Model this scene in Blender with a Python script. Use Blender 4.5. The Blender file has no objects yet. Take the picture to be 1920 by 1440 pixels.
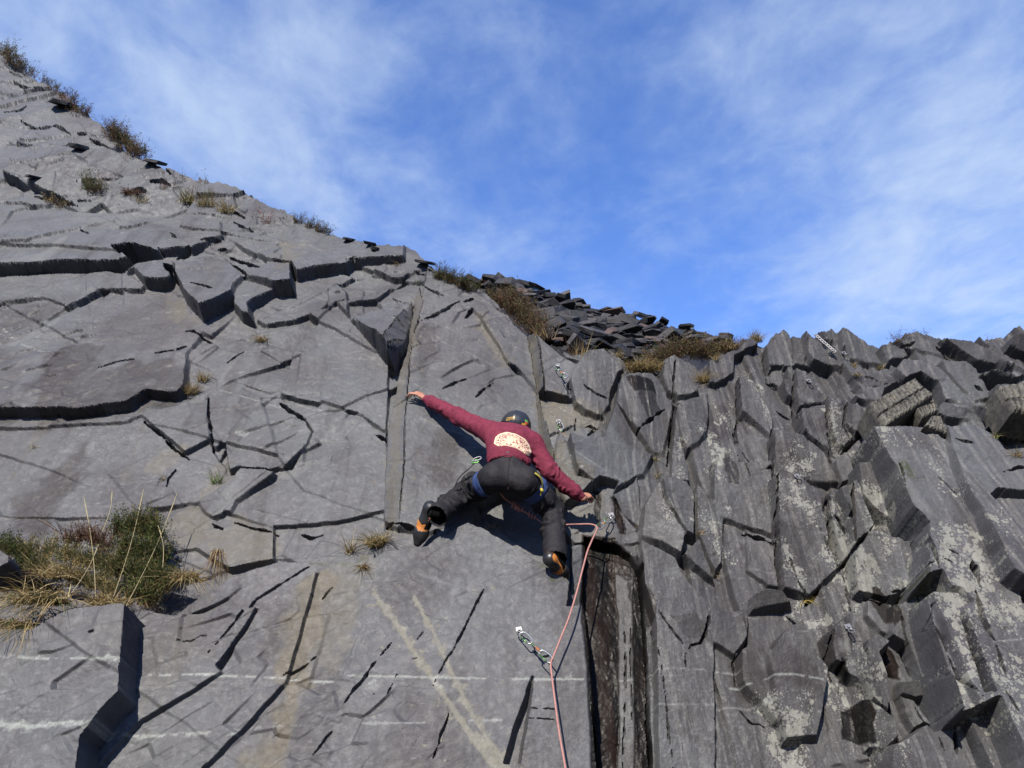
import bpy, bmesh, math, random
import numpy as np
from mathutils import Vector, Matrix
from mathutils.bvhtree import BVHTree

sc = bpy.context.scene
col = sc.collection
random.seed(7)
rng = np.random.default_rng(11)

# ------------------------------------------------------------------ camera
PITCH = math.radians(25)
cam_d = bpy.data.cameras.new("camera")
cam_d.lens = 26
cam_d.sensor_width = 36
cam_d.clip_end = 2000
cam = bpy.data.objects.new("camera", cam_d)
col.objects.link(cam)
cam.location = (0, 0, 1.6)
cam.rotation_euler = (math.pi / 2 + PITCH, 0, 0)
sc.camera = cam

# ------------------------------------------------------------------ light
SUN_EL, SUN_AZ = math.radians(38), math.radians(16)      # sun behind the viewer, to the left
sun_d = bpy.data.lights.new("sun", 'SUN')
sun_d.energy = 5.0
sun_d.angle = math.radians(0.5)
sun_d.color = (1.0, 0.92, 0.82)
sun = bpy.data.objects.new("sun", sun_d)
col.objects.link(sun)
SDIR = Vector((-math.sin(SUN_AZ) * math.cos(SUN_EL), -math.cos(SUN_AZ) * math.cos(SUN_EL), math.sin(SUN_EL)))
sun.rotation_euler = SDIR.to_track_quat('Z', 'Y').to_euler()
sun.location = SDIR * 20
sc.view_settings.view_transform = 'Standard'
sc.view_settings.look = 'None'
sc.view_settings.exposure = 1.0
sc.view_settings.gamma = 1.0


class NT:
    """small helper for building node trees"""
    def __init__(self, tree):
        self.t = tree
        self.n = tree.nodes
        self.l = tree.links

    def new(self, kind, **kw):
        nd = self.n.new(kind)
        for k, v in kw.items():
            setattr(nd, k, v)
        return nd

    def put(self, sock, v):
        if hasattr(v, 'is_output') or isinstance(v, bpy.types.NodeSocket):
            self.l.new(v, sock)
        elif isinstance(v, (tuple, list)) and len(v) == 3 and sock.type == 'RGBA':
            sock.default_value = (*v, 1)
        else:
            sock.default_value = v

    def math(self, op, a, b=0.0, c=0.0, clamp=False):
        nd = self.new('ShaderNodeMath', operation=op, use_clamp=clamp)
        for i, v in enumerate((a, b, c)):
            if i < len(nd.inputs):
                self.put(nd.inputs[i], v)
        return nd.outputs[0]

    def vmath(self, op, a, b=None, out=0):
        nd = self.new('ShaderNodeVectorMath', operation=op)
        self.put(nd.inputs[0], a)
        if b is not None:
            self.put(nd.inputs[1], b)
        return nd.outputs[out]

    def mix(self, f, a, b, blend='MIX'):
        nd = self.new('ShaderNodeMix', data_type='RGBA', blend_type=blend)
        self.put(nd.inputs['Factor'], f)
        self.put(nd.inputs['A'] if False else nd.inputs[6], a)
        self.put(nd.inputs[7], b)
        return nd.outputs[2]

    def noise(self, vec, scale, detail=4, rough=0.55, dist=0.0, color=False):
        nd = self.new('ShaderNodeTexNoise')
        if vec is not None:
            self.l.new(vec, nd.inputs['Vector'])
        nd.inputs['Scale'].default_value = scale
        nd.inputs['Detail'].default_value = detail
        nd.inputs['Roughness'].default_value = rough
        nd.inputs['Distortion'].default_value = dist
        return nd.outputs['Color' if color else 'Fac']

    def vor(self, vec, scale, feature='F1', rand=1.0, out='Distance'):
        nd = self.new('ShaderNodeTexVoronoi', feature=feature)
        self.l.new(vec, nd.inputs['Vector'])
        nd.inputs['Scale'].default_value = scale
        nd.inputs['Randomness'].default_value = rand
        return nd.outputs[out]

    def ss(self, v, a, b, lo=0.0, hi=1.0):
        nd = self.new('ShaderNodeMapRange', interpolation_type='SMOOTHSTEP')
        self.put(nd.inputs['Value'], v)
        nd.inputs['From Min'].default_value = a
        nd.inputs['From Max'].default_value = b
        nd.inputs['To Min'].default_value = lo
        nd.inputs['To Max'].default_value = hi
        return nd.outputs[0]

    def mapping(self, vec, loc=(0, 0, 0), rot=(0, 0, 0), scale=(1, 1, 1)):
        nd = self.new('ShaderNodeMapping')
        self.l.new(vec, nd.inputs['Vector'])
        nd.inputs['Location'].default_value = loc
        nd.inputs['Rotation'].default_value = rot
        nd.inputs['Scale'].default_value = scale
        return nd.outputs[0]


# ------------------------------------------------------------------ picture geometry -> rock face frame
F = 26 / 36 * 1920
DIP = math.radians(71)
CAM = np.array([0, 0, 1.6])
FWD = np.array([0, math.cos(PITCH), math.sin(PITCH)])
UPV = np.array([0, -math.sin(PITCH), math.cos(PITCH)])
RT = np.array([1., 0, 0])
N = np.array([0, -math.sin(DIP), math.cos(DIP)])      # out of the rock
V = np.array([0, math.cos(DIP), math.sin(DIP)])       # up the rock
U = RT


def ray(px, py):
    px = np.asarray(px, float)[..., None]
    py = np.asarray(py, float)[..., None]
    return FWD + (px - 960) / F * RT - (py - 720) / F * UPV


_d = ray(950, 900)
_p = CAM + _d / np.linalg.norm(_d) * 5.8
O = _p - V * (_p[2] / V[2])
O[0] = 0


def P3(px, py, h=0.0):
    """point that the photo shows at px,py, lying h metres out from the mean rock plane"""
    d = ray(px, py)
    h = np.asarray(h, float)
    s = ((O - CAM) @ N + h) / (d @ N)
    return CAM + d * s[..., None]


def proj(p):
    q = np.asarray(p) - CAM
    z = q @ FWD
    return 960 + F * (q @ RT) / z, 720 - F * (q @ UPV) / z


def uvh(p):
    q = np.asarray(p) - O
    return q @ U, q @ V, q @ N


# ------------------------------------------------------------------ sky
wd = bpy.data.worlds.new("World")
sc.world = wd
wd.use_nodes = True
w = NT(wd.node_tree)
w.n.clear()
CLOUDON = 1.0
sky = w.new('ShaderNodeTexSky', sky_type='NISHITA')
sky.sun_disc = False
sky.sun_elevation = SUN_EL
sky.sun_rotation = math.pi + SUN_AZ
sky.altitude = 300
sky.dust_density = 0.3
sky.ozone_density = 2.5
tc = w.new('ShaderNodeTexCoord')
dirv = tc.outputs['Generated']
sep = w.new('ShaderNodeSeparateXYZ')
w.l.new(dirv, sep.inputs[0])
zz = w.math('MAXIMUM', sep.outputs[2], 0.06)
cmb = w.new('ShaderNodeCombineXYZ')
w.put(cmb.inputs[0], w.math('DIVIDE', sep.outputs[0], zz))
w.put(cmb.inputs[1], w.math('DIVIDE', sep.outputs[1], zz))
layer = cmb.outputs[0]                                    # a high flat cloud layer
CLOUDS = [  # where thicker cloud stands: photo direction, sharpness, weight
    (640, 120, 260, .34), (430, 260, 330, .46), (540, 30, 200, .30), (230, 60, 130, .20), (90, 60, 150, .14), (600, 390, 260, .50),
    (330, 200, 400, .25), (880, 400, 260, .30), (760, 460, 380, .32), (760, 310, 500, .2), (1030, 250, 400, .16), (520, 330, 300, .2),
    (1680, 470, 110, .36), (1900, 430, 90, .34), (1600, 590, 300, .36), (1880, 120, 110, .34), (1500, 40, 200, .2), (1520, 240, 260, .22),
    (1720, 230, 160, .16), (980, 60, 260, .12), (2200, 300, 20, .4), (-250, 150, 30, .2), (1000, 560, 120, .12), (1850, 600, 200, .2), (0, -400, 8, .3), (1900, -500, 8, .3)]
bias = None
for (px, py, k, wt) in CLOUDS:
    d = ray(px, py)
    d = d / np.linalg.norm(d)
    dt = w.vmath('DOT_PRODUCT', dirv, tuple(d), out=1)
    e = w.math('EXPONENT', w.math('MULTIPLY', w.math('SUBTRACT', dt, 1.0), k))
    e = w.math('MULTIPLY', e, wt)
    bias = e if bias is None else w.math('ADD', bias, e)
n1 = w.noise(w.mapping(layer, rot=(0, 0, .5), scale=(1, .8, 1)), 1.9, 7, .58, .35)
n2 = w.noise(w.mapping(layer, rot=(0, 0, .9), scale=(1, .85, 1)), 4.6, 6, .58, .5)
nn = w.math('ADD', w.math('MULTIPLY', n1, .48), w.math('MULTIPLY', n2, .52))
nn = w.math('SUBTRACT', nn, .5)
n3 = w.noise(w.mapping(layer, loc=(3, 1, 0), rot=(0, 0, .7), scale=(1, .9, 1)), 13.0, 5, .6, .2)
nn = w.math('ADD', nn, w.math('MULTIPLY', w.math('SUBTRACT', n3, .5), .22))
cl = w.math('ADD', w.math('MULTIPLY', nn, 1.9), w.math('MULTIPLY', bias, .54))
cl = w.math('MULTIPLY', w.ss(cl, -.12, 1.2), w.ss(sep.outputs[2], .0, .12))
deep = w.mix(1.0, sky.outputs[0], (1.22, 1.55, 2.25), 'MULTIPLY')
skyc = w.mix(w.math('MULTIPLY', cl, CLOUDON), deep, (4.9, 6.0, 7.6))
bg = w.new('ShaderNodeBackground')
w.put(bg.inputs[0], skyc)
bg.inputs[1].default_value = 0.065
out = w.new('ShaderNodeOutputWorld')
w.l.new(bg.outputs[0], out.inputs[0])


# ------------------------------------------------------------------ object helpers
def tag(o, label=None, cat=None, group=None, kind=None):
    if label: o['label'] = label
    if cat: o['category'] = cat
    if group: o['group'] = group
    if kind: o['kind'] = kind
    return o


def empty(name, loc):
    o = bpy.data.objects.new(name, None)
    o.empty_display_size = .1
    o.location = loc
    col.objects.link(o)
    return o


def mesh_obj(name, verts, faces, mat=None, parent=None, smooth=False, origin=None):
    """verts in world coordinates; origin (world) becomes the object's location"""
    verts = np.asarray(verts, float)
    me = bpy.data.meshes.new(name)
    org = np.zeros(3) if origin is None else np.asarray(origin, float)
    if parent is not None:
        org = np.array(world_loc(parent))
    me.from_pydata((verts - org).tolist(), [], [tuple(f) for f in faces])
    me.update()
    if smooth:
        me.polygons.foreach_set('use_smooth', [True] * len(me.polygons))
    o = bpy.data.objects.new(name, me)
    col.objects.link(o)
    if mat: me.materials.append(mat)
    if parent is not None:
        o.parent = parent
    else:
        o.location = org
    return o


def world_loc(o):
    p = Vector((0, 0, 0))
    while o is not None:
        p += o.location
        o = o.parent
    return p


class MB:
    """collects shapes for one mesh"""
    def __init__(self):
        self.v = []
        self.f = []

    def add(self, v, f):
        b = len(self.v)
        self.v += [tuple(map(float, p)) for p in v]
        self.f += [tuple(i + b for i in q) for q in f]
        return self

    def tube(self, pts, r, seg=8, cap=True, flat=1.0, upv=None):
        pts = [Vector(p) for p in pts]
        n = len(pts)
        rad = r if hasattr(r, '__len__') else [r] * n
        vv, ff = [], []
        prev = None
        for i, p in enumerate(pts):
            t = (pts[min(i + 1, n - 1)] - pts[max(i - 1, 0)])
            if t.length < 1e-9: t = Vector((0, 0, 1))
            t.normalize()
            if prev is None:
                a = Vector(upv) if upv is not None else (Vector((0, 0, 1)) if abs(t.z) < .9 else Vector((1, 0, 0)))
                x = t.cross(a).normalized()
            else:
                x = (prev - t * prev.dot(t))
                x = x.normalized() if x.length > 1e-6 else t.orthogonal().normalized()
            prev = x
            y = t.cross(x)
            for k in range(seg):
                an = 2 * math.pi * k / seg
                vv.append(p + x * (math.cos(an) * rad[i]) + y * (math.sin(an) * rad[i] * flat))
        for i in range(n - 1):
            for k in range(seg):
                a = i * seg + k
                b = i * seg + (k + 1) % seg
                ff.append((a, b, b + seg, a + seg))
        if cap:
            ff.append(tuple(range(seg - 1, -1, -1)))
            ff.append(tuple(range((n - 1) * seg, n * seg)))
        return self.add(vv, ff)

    def build(self, name, mat, parent=None, smooth=True, origin=None):
        return mesh_obj(name, self.v, self.f, mat, parent, smooth, origin)


def spline(pts, n=8):
    """Catmull-Rom through points"""
    P = [np.asarray(p, float) for p in pts]
    P = [2 * P[0] - P[1]] + P + [2 * P[-1] - P[-2]]
    o = []
    for i in range(1, len(P) - 2):
        for k in range(n):
            t = k / n
            a, b, c, d = P[i - 1], P[i], P[i + 1], P[i + 2]
            o.append(.5 * ((2 * b) + (c - a) * t + (2 * a - 5 * b + 4 * c - d) * t * t + (3 * b - a - 3 * c + d) * t ** 3))
    o.append(P[-2])
    return o


def simple_mat(name, color, rough=.6, metal=0.0, var=.15, scale=40, bump=0.0, bscale=200, spec=.5, attr=None, bd=.004):
    m = bpy.data.materials.new(name)
    m.use_nodes = True
    t = NT(m.node_tree)
    b = m.node_tree.nodes['Principled BSDF']
    tcd = t.new('ShaderNodeTexCoord').outputs['Object']
    nz = t.noise(tcd, scale, 4)
    f = t.ss(nz, .3, .7, 1 - var, 1 + var)
    base = color
    if attr:
        a = t.new('ShaderNodeAttribute', attribute_name=attr)
        base = a.outputs['Color']
    cn = t.new('ShaderNodeCombineColor')
    for i in range(3):
        t.put(cn.inputs[i], f)
    t.put(b.inputs['Base Color'], t.mix(1.0, base, cn.outputs[0], 'MULTIPLY'))
    b.inputs['Roughness'].default_value = rough
    b.inputs['Metallic'].default_value = metal
    b.inputs['Specular IOR Level'].default_value = spec
    if bump:
        bn = t.new('ShaderNodeBump')
        bn.inputs['Strength'].default_value = bump
        bn.inputs['Distance'].default_value = bd
        t.put(bn.inputs['Height'], t.noise(tcd, bscale, 5))
        t.l.new(bn.outputs[0], b.inputs['Normal'])
    return m


# ------------------------------------------------------------------ numpy noise
_perm = np.concatenate([rng.permutation(256)] * 2)
_ga = rng.random(256) * 2 * np.pi
_gx, _gy = np.cos(_ga), np.sin(_ga)


def pn(x, y, seed=0):
    x = x + seed * 17.31
    y = y - seed * 9.77
    xi = np.floor(x).astype(np.int64)
    yi = np.floor(y).astype(np.int64)
    xf, yf = x - xi, y - yi
    sx = xf * xf * xf * (xf * (xf * 6 - 15) + 10)
    sy = yf * yf * yf * (yf * (yf * 6 - 15) + 10)

    def g(i, j):
        k = _perm[_perm[(xi + i) & 255] + ((yi + j) & 255)]
        return _gx[k] * (xf - i) + _gy[k] * (yf - j)
    a = g(0, 0) + sx * (g(1, 0) - g(0, 0))
    b = g(0, 1) + sx * (g(1, 1) - g(0, 1))
    return (a + sy * (b - a)) * 1.5


def fbm(x, y, octv=4, seed=0, gain=.5):
    r = 0
    a = 1.0
    for o in range(octv):
        r = r + a * pn(x, y, seed + o)
        x = x * 2.03
        y = y * 2.03
        a *= gain
    return r


def facets(x, y, off, tx, ty, seed=0, bias_x=0.0, ew=.02):
    """broken plane: every jittered cell has its own offset and tilt; ew = half width of the break"""
    r = np.random.default_rng(seed)
    jx, jy, ho, hx, hy = [r.random(4096) for _ in range(5)]
    xi = np.floor(x).astype(np.int64)
    yi = np.floor(y).astype(np.int64)
    B1 = [np.full(x.shape, 1e9), np.zeros_like(x), np.zeros_like(x), np.zeros(x.shape, np.int64)]
    B2 = [a_.copy() for a_ in B1]
    for i in (-1, 0, 1):
        for j in (-1, 0, 1):
            k = ((xi + i) * 73 + (yi + j) * 179) & 4095
            px = xi + i + .1 + .8 * jx[k]
            py = yi + j + .1 + .8 * jy[k]
            d = (x - px) ** 2 + (y - py) ** 2
            m = d < B1[0]
            m2 = ~m & (d < B2[0])
            for q, val in enumerate((d, px, py, k)):
                B2[q] = np.where(m, B1[q], np.where(m2, val, B2[q]))
                B1[q] = np.where(m, val, B1[q])

    def hv_(B_):
        c = B_[3]
        return (ho[c] - .5) * 2 * off + ((hx[c] - .5) * 2 * tx + bias_x) * (x - B_[1]) + (hy[c] - .5) * 2 * ty * (y - B_[2])
    ed = (B2[0] - B1[0]) / (2 * np.hypot(B2[1] - B1[1], B2[2] - B1[2]) + 1e-6)
    w_ = np.clip(.5 + .5 * ed / ew, 0, 1)
    return hv_(B1) * w_ + hv_(B2) * (1 - w_)


def sstep(a, b, x):
    t = np.clip((x - a) / (b - a), 0, 1)
    return t * t * (3 - 2 * t)


def inpoly(px, py, poly):
    ins = np.zeros(px.shape, bool)
    n = len(poly)
    for i in range(n):
        x1, y1 = poly[i]
        x2, y2 = poly[(i + 1) % n]
        if y1 == y2: continue
        c = ((y1 > py) != (y2 > py)) & (px < (x2 - x1) * (py - y1) / (y2 - y1) + x1)
        ins ^= c
    return ins


def segdist(px, py, pts, closed=False):
    """distance to a polyline and the parameter (0..1) along it"""
    best = np.full(px.shape, 1e9)
    par = np.zeros(px.shape)
    n = len(pts)
    m = n if closed else n - 1
    for i in range(m):
        x1, y1 = pts[i]
        x2, y2 = pts[(i + 1) % n]
        dx, dy = x2 - x1, y2 - y1
        L = dx * dx + dy * dy + 1e-12
        t = np.clip(((px - x1) * dx + (py - y1) * dy) / L, 0, 1)
        d = np.hypot(px - x1 - t * dx, py - y1 - t * dy)
        q = d < best
        best = np.where(q, d, best)
        par = np.where(q, (i + t) / m, par)
    return best, par

# ------------------------------------------------------------------ the rock face: traced shapes
CROP = {'p': (0, 0, 1), 'A': (0, 0, 1 / 3), 'B': (640, 380, 1 / 3), 'C': (1280, 540, 1 / 3), 'D': (0, 400, 1 / 3),
        'E': (0, 860, .40278), 'Fc': (640, 860, .40278), 'G': (1280, 860, .40278),
        'r1': (1000, 600, .20833), 'r2': (1300, 600, .20833), 'r3': (1520, 600, .20833), 'r4': (1040, 860, .20833),
        'r5': (1400, 860, .20833), 'r6': (1520, 860, .20833), 'r7': (1100, 1140, .20833), 'r8': (1480, 1110, .22917),
        'l1': (160, 420, .26042), 'l2': (240, 700, .26042), 'l3': (0, 880, .25), 'm': (780, 480, 1 / 3)}


def cc(c, pts):
    ox, oy, s = CROP[c]
    return [(ox + x * s, oy + y * s) for x, y in pts]


# skyline of the face (photo pixels)
SKY = [(-900, -260), (-320, -150), (-100, 20), (0, 88), (13, 104), (37, 126), (80, 145), (113, 173), (150, 206), (167, 217), (187, 232),
       (215, 255), (245, 278), (273, 293), (295, 306), (320, 320), (345, 331), (387, 341), (403, 346), (425, 348), (445, 354), (473, 367),
       (510, 389), (533, 391), (553, 404), (575, 420), (600, 431), (640, 445), (673, 453), (700, 467), (718, 470), (730, 464), (740, 471), (750, 468),
       (765, 466), (790, 485), (810, 505), (830, 530), (847, 543), (870, 538), (893, 545), (927, 570), (953, 593), (975, 615),
       (990, 627), (1000, 619), (1017, 633), (1053, 660), (1068, 671), (1083, 669), (1097, 657), (1115, 651), (1133, 650),
       (1153, 654), (1168, 670), (1177, 688), (1195, 692), (1217, 688), (1236, 690), (1243, 672), (1252, 669), (1262, 676),
       (1268, 662), (1276, 664), (1300, 680), (1313, 690), (1330, 672), (1345, 664), (1383, 647), (1396, 632), (1408, 628),
       (1427, 641), (1446, 636), (1448, 625), (1470, 613), (1484, 625), (1492, 622), (1506, 629), (1511, 609), (1515, 611),
       (1537, 631), (1547, 631), (1557, 620), (1574, 630), (1578, 613), (1590, 613), (1613, 634), (1627, 640), (1645, 636), (1653, 642),
       (1656, 639), (1680, 636), (1700, 628), (1722, 627), (1740, 629), (1752, 632), (1768, 630), (1813, 633), (1833, 640), (1845, 645), (1863, 637),
       (1876, 634), (1888, 632), (1893, 623), (1907, 621), (1940, 625), (2000, 640), (2100, 620), (2260, 640), (2500, 610), (2800, 640)]
_sx, _sy = np.array(SKY).T

XS = np.concatenate([np.arange(-900, -60, 7.0), np.arange(-60, 1981, 1.45), np.arange(1988, 2800, 7.0)])
NX = len(XS)
crest = np.interp(XS, _sx, _sy)
crest = crest + 3.0 * pn(XS / 9.0, XS * 0 + 3.3, 5) + 2.0 * pn(XS / 4.0, XS * 0 + 7.3, 6)
tlow = np.linspace(2180, 1575, 34)                    # coarse rows below the picture, down into the ground
nt = 730
tt = np.linspace(0, 1, nt)
PXg = np.repeat(XS[None, :], 34 + nt, 0)
PYg = np.vstack([np.repeat(tlow[:, None], NX, 1), 1570 + (crest[None, :] - 1570) * tt[:, None]])
base = P3(PXg, PYg)
u, v, _ = uvh(base)
SHP = u.shape
right = sstep(.42, .75, u + .12 * (v - 3) * 0)

# ---- fracture background
ca, sa = math.cos(.55), math.sin(.55)
ul, vl = u * ca + v * sa, -u * sa + v * ca            # left side: breaks run up to the right
wu = .02 * fbm(u * 1.7, v * 1.7, 3, 31)
wv = .02 * fbm(u * 1.7, v * 1.7, 3, 41)
cb_, sb_ = math.cos(-.35), math.sin(-.35)
ul2, vl2 = u * cb_ + v * sb_, -u * sb_ + v * cb_
hL = (facets((ul + wu) * 1.0, (vl + wv) * 2.3, .012, .05, .05, 1, ew=.012) + facets((ul2 + wu) * .5 + 9, (vl2 + wv) * 1.1, .022, .12, .07, 2, ew=.008)
      + facets((ul2 + wu) * 2.1 + 4, (vl2 + wv) * 3.4, .005, .012, .02, 5, ew=.02))
uo = u + .16 * (v - 3) * (u - .4) * .25 + wu
hR = (facets(uo * 2.3, (v + wv + .4 * u) * .27 + 3, .03, .08, .015, 3, bias_x=-.065, ew=.022) + facets(uo * 5.5, (v + wv) * .5, .010, .035, .008, 4, bias_x=-.03, ew=.05)
      + facets(uo * 14, (v + wv) * 2.0, .004, .010, .003, 6, bias_x=-.006, ew=.14) - .03)
hL = hL * (1 + .25 * sstep(4.6, 7.5, v))
h = hL * (1 - right) + hR * right
h = h + (.05 * fbm(u * .5, v * .5, 3, 8)) * (1 - .6 * right)
bgdetail = .35 * (hL * (1 - right) + 1.1 * hR * right)

# warped coordinates so traced edges break naturally
wob = .0035 * fbm(u * 7, v * 7, 2, 51) + facets(ul * 5, vl * 8, .004, 0, 0, 21, ew=.05)
wob2 = .0035 * fbm(u * 7, v * 7, 2, 61) + facets(ul * 5 + 40, vl * 8, .004, 0, 0, 22, ew=.05)
uw, vw = u + wob, v + wob2


def touv(pts, hs):
    q = P3(np.array([p[0] for p in pts]), np.array([p[1] for p in pts]), np.array(hs))
    a, b, _ = uvh(q)
    return np.stack([a, b], 1)


def bbox(P, pad):
    m = (uw > P[:, 0].min() - pad) & (uw < P[:, 0].max() + pad) & (vw > P[:, 1].min() - pad) & (vw < P[:, 1].max() + pad)
    return m


def plate(c, pts, hs, wid=.006, det=1.0, tri=False):
    global h
    pts = cc(c, pts)
    if not hasattr(hs, '__len__'):
        if c in ('l1', 'l2', 'D') and hs > 0:      # sheets lap over each other: proud below, flush above
            ys = [p[1] for p in pts]
            hs = [hs * (.3 + .7 * (y - min(ys)) / (max(ys) - min(ys))) for y in ys]
        elif c in ('r1', 'r2', 'r3', 'r4', 'r5', 'r7', 'r8') and hs > .05:
            hs = (hs + .04, hs - .03)
        else:
            hs = [hs] * len(pts)
    hs0 = None
    if len(hs) == 2:      # height from the left to the right edge
        hs0 = hs
        xs = [p[0] for p in pts]
        hs = [hs[0] + (hs[1] - hs[0]) * (x - min(xs)) / (max(xs) - min(xs)) for x in xs]
    if len(hs) == len(pts) and c[0] in 'r' and hs0 is not None:
        ys = [p[1] for p in pts]
        hs = [x * (1.0 - .8 * ((y - min(ys)) / (max(ys) - min(ys))) ** 1.5) for x, y in zip(hs, ys)]
    elif False:    # ('v', low, high)
        ys = [p[1] for p in pts]
        hs = [hs[1] + (hs[2] - hs[1]) * (max(ys) - y) / (max(ys) - min(ys)) for y in ys]
    kf = .5 if c == 'r3' else .8 if c in ('l1', 'D') else .5 if c in ('l2', 'A') else (.66 if c[0] in 'rG' else 1.0)
    hs = [x * kf if x > 0 else x for x in hs]
    P = touv(pts, hs)
    hs = np.array(hs)
    if tri:
        for i in range(1, len(pts) - 1):
            idx = [0, i, i + 1]
            _plate(P[idx], hs[idx], .002, det, True)
    else:
        _plate(P, hs, .0055 if c == 'E' else wid, det, c == 'E')


def _plate(P, hs, wid, det, fix=False):
    m = bbox(P, .03)
    if not m.any(): return
    a, b = uw[m], vw[m]
    ins = inpoly(a, b, P)
    d, _ = segdist(a, b, P, True)
    sd = np.where(ins, d, -d)
    wid = wid if fix else max(wid, min(.012, .09 * float(np.abs(hs).max())))
    k = np.clip((sd + wid) / (2 * wid), 0, 1)
    A = np.c_[P, np.ones(len(P))]
    co = np.linalg.lstsq(A, hs, rcond=None)[0]
    hp = np.clip(co[0] * a + co[1] * b + co[2], hs.min() - .02, hs.max() + .02)
    h[m] = h[m] * (1 - k) + (hp + det * bgdetail[m]) * k


def ribbon(L, hl, R, hr, n=24):
    """strip between two lines (photo pixels): a face that turns away"""
    def rs(pts):
        p = np.array(pts, float)
        t = np.r_[0, np.cumsum(np.hypot(*np.diff(p, axis=0).T))]
        q = np.linspace(0, t[-1], n)
        return np.stack([np.interp(q, t, p[:, 0]), np.interp(q, t, p[:, 1])], 1)
    A_, B_ = rs(L), rs(R)
    for i in range(n - 1):
        j = min(i + 2, n - 1)
        P = touv([A_[i], B_[i], B_[j], A_[j]], [hl, hr, hr, hl])
        _plate(P, np.array([hl, hr, hr, hl]), .004, .4, True)


def crack(c, pts, wpx, depth=.05, taper=True, hh=.1):
    global h
    pts = cc(c, pts)
    P = touv(pts, [hh] * len(pts))
    sc_ = np.linalg.norm(P3(pts[0][0] + 10, pts[0][1], hh) - P3(pts[0][0], pts[0][1], hh)) / 10
    wid = wpx * sc_ * .5 * (.72 if c in ('l1', 'l2', 'B', 'Fc', 'E', 'D') else .85)
    m = bbox(P, wid + .02)
    d, par = segdist(uw[m], vw[m], P)
    ww = wid * (np.sin(np.pi * np.clip(par, .04, .96)) ** .6 if taper else 1.0)
    ww = ww * (.35 + 1.25 * np.clip(.5 + .9 * pn(uw[m] * 9, vw[m] * 9, 171), 0, 1))
    k = 1 - sstep(ww * .7, ww * 1.1 + 1e-4, d + .006 * pn(u[m] * 22, v[m] * 22, 173))
    h[m] = h[m] - depth * (.7 if c in ('Fc', 'E') else 1.0) * k


# --- left: upper slab and the broken roof
plate('D', [(885, 250), (850, 240), (600, 255), (360, 255), (150, 275), (0, 272), (-900, 290), (-900, -60), (0, -40), (700, 0), (1000, 20), (1250, 60), (1250, 130), (1080, 180), (900, 200)],
      [.17, .17, .17, .17, .17, .17, .17, .03, .03, .03, .03, .05, .1, .15, .16])
plate('D', [(0, 345), (400, 330), (600, 330), (560, 420), (370, 520), (200, 470), (0, 500), (-900, 520), (-900, 380)], .05)
plate('D', [(0, 520), (250, 480), (370, 520), (200, 640), (0, 720), (-900, 800), (-900, 560)], .02)
plate('D', [(-900, 1350), (0, 1255), (430, 1240), (690, 1075), (1000, 1050), (1010, 1000), (700, 1000), (0, 1120), (-900, 1250)], -.2)
plate('D', [(-900, 760), (0, 745), (210, 640), (420, 520), (560, 480), (900, 410), (980, 440), (1090, 570), (1150, 690), (1060, 800), (1040, 960), (985, 1015),
            (770, 1038), (670, 1060), (450, 1090), (200, 1150), (0, 1190), (-900, 1330)],
      [.08, .08, .06, .04, .02, .0, 0, 0, 0, .05, .14, .17, .19, .2, .21, .22, .23, .25], det=.7)
plate('l1', [(640, 460), (800, 650), (1000, 630), (1230, 680), (1350, 640), (1500, 565), (1650, 480), (1660, 340), (1510, 330), (1480, 410), (1230, 520), (1080, 560), (940, 530), (810, 590), (700, 490)], -.24)
plate('l1', [(280, 350), (420, 445), (560, 465), (640, 525), (660, 440), (560, 380), (400, 330)], -.24)
plate('l1', [(800, 655), (1000, 640), (1080, 660), (990, 735), (900, 800), (800, 750), (690, 740), (700, 690)], .06)
plate('l1', [(0, 350), (150, 330), (280, 350), (430, 440), (400, 470), (280, 470), (100, 450), (0, 470)], .05)
plate('l1', [(290, 340), (370, 290), (560, 262), (640, 270), (640, 340), (600, 385), (520, 395), (420, 385), (350, 325)], .17)
plate('l1', [(640, 270), (880, 200), (1000, 230), (1150, 390), (1080, 450), (1060, 470), (940, 520), (810, 575), (700, 470), (640, 340)],
      [.14, .08, .08, .14, .2, .22, .28, .32, .25, .18])
plate('l1', [(1080, 460), (1170, 385), (1230, 365), (1470, 410), (1460, 430), (1300, 490), (1200, 530), (1165, 560), (1190, 640), (1120, 620), (1060, 560)], .2)
plate('l1', [(1160, 380), (1310, 265), (1480, 270), (1480, 400), (1350, 400), (1240, 368)], [.14, .08, .12, .24, .26, .22])
plate('l1', [(1000, 100), (1500, 0), (1920, 0), (2300, 160), (2300, 240), (1920, 240), (1870, 268), (1640, 290), (1510, 325), (1480, 265), (1310, 262), (1100, 160)],
      [.03, .02, .02, .03, .1, .14, .16, .18, .19, .14, .08, .05])
plate('l1', [(1230, 675), (1350, 640), (1480, 560), (1640, 500), (1750, 450), (1740, 560), (1700, 610), (1500, 690), (1300, 720)], .07)
plate('l1', [(1740, 470), (1800, 410), (1880, 470), (1900, 740), (1860, 780), (1740, 915), (1715, 880), (1750, 620)], .15)
plate('B', [(10, 925), (70, 830), (75, 640), (0, 620), (-60, 640), (-40, 900)], [.0, .16, .12, .06, .0, 0.0])
plate('B', [(200, 770), (75, 830), (70, 640), (400, 560), (385, 780), (320, 830)], [.42, .38, .03, .02, .1, .18], tri=True)
plate('B', [(200, 770), (75, 830), (15, 925), (115, 908)], [.42, .38, -.05, -.05], tri=True, det=.2)
plate('B', [(200, 770), (320, 830), (320, 990), (115, 908)], [.42, .18, -.04, -.05], tri=True, det=.3)
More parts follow.
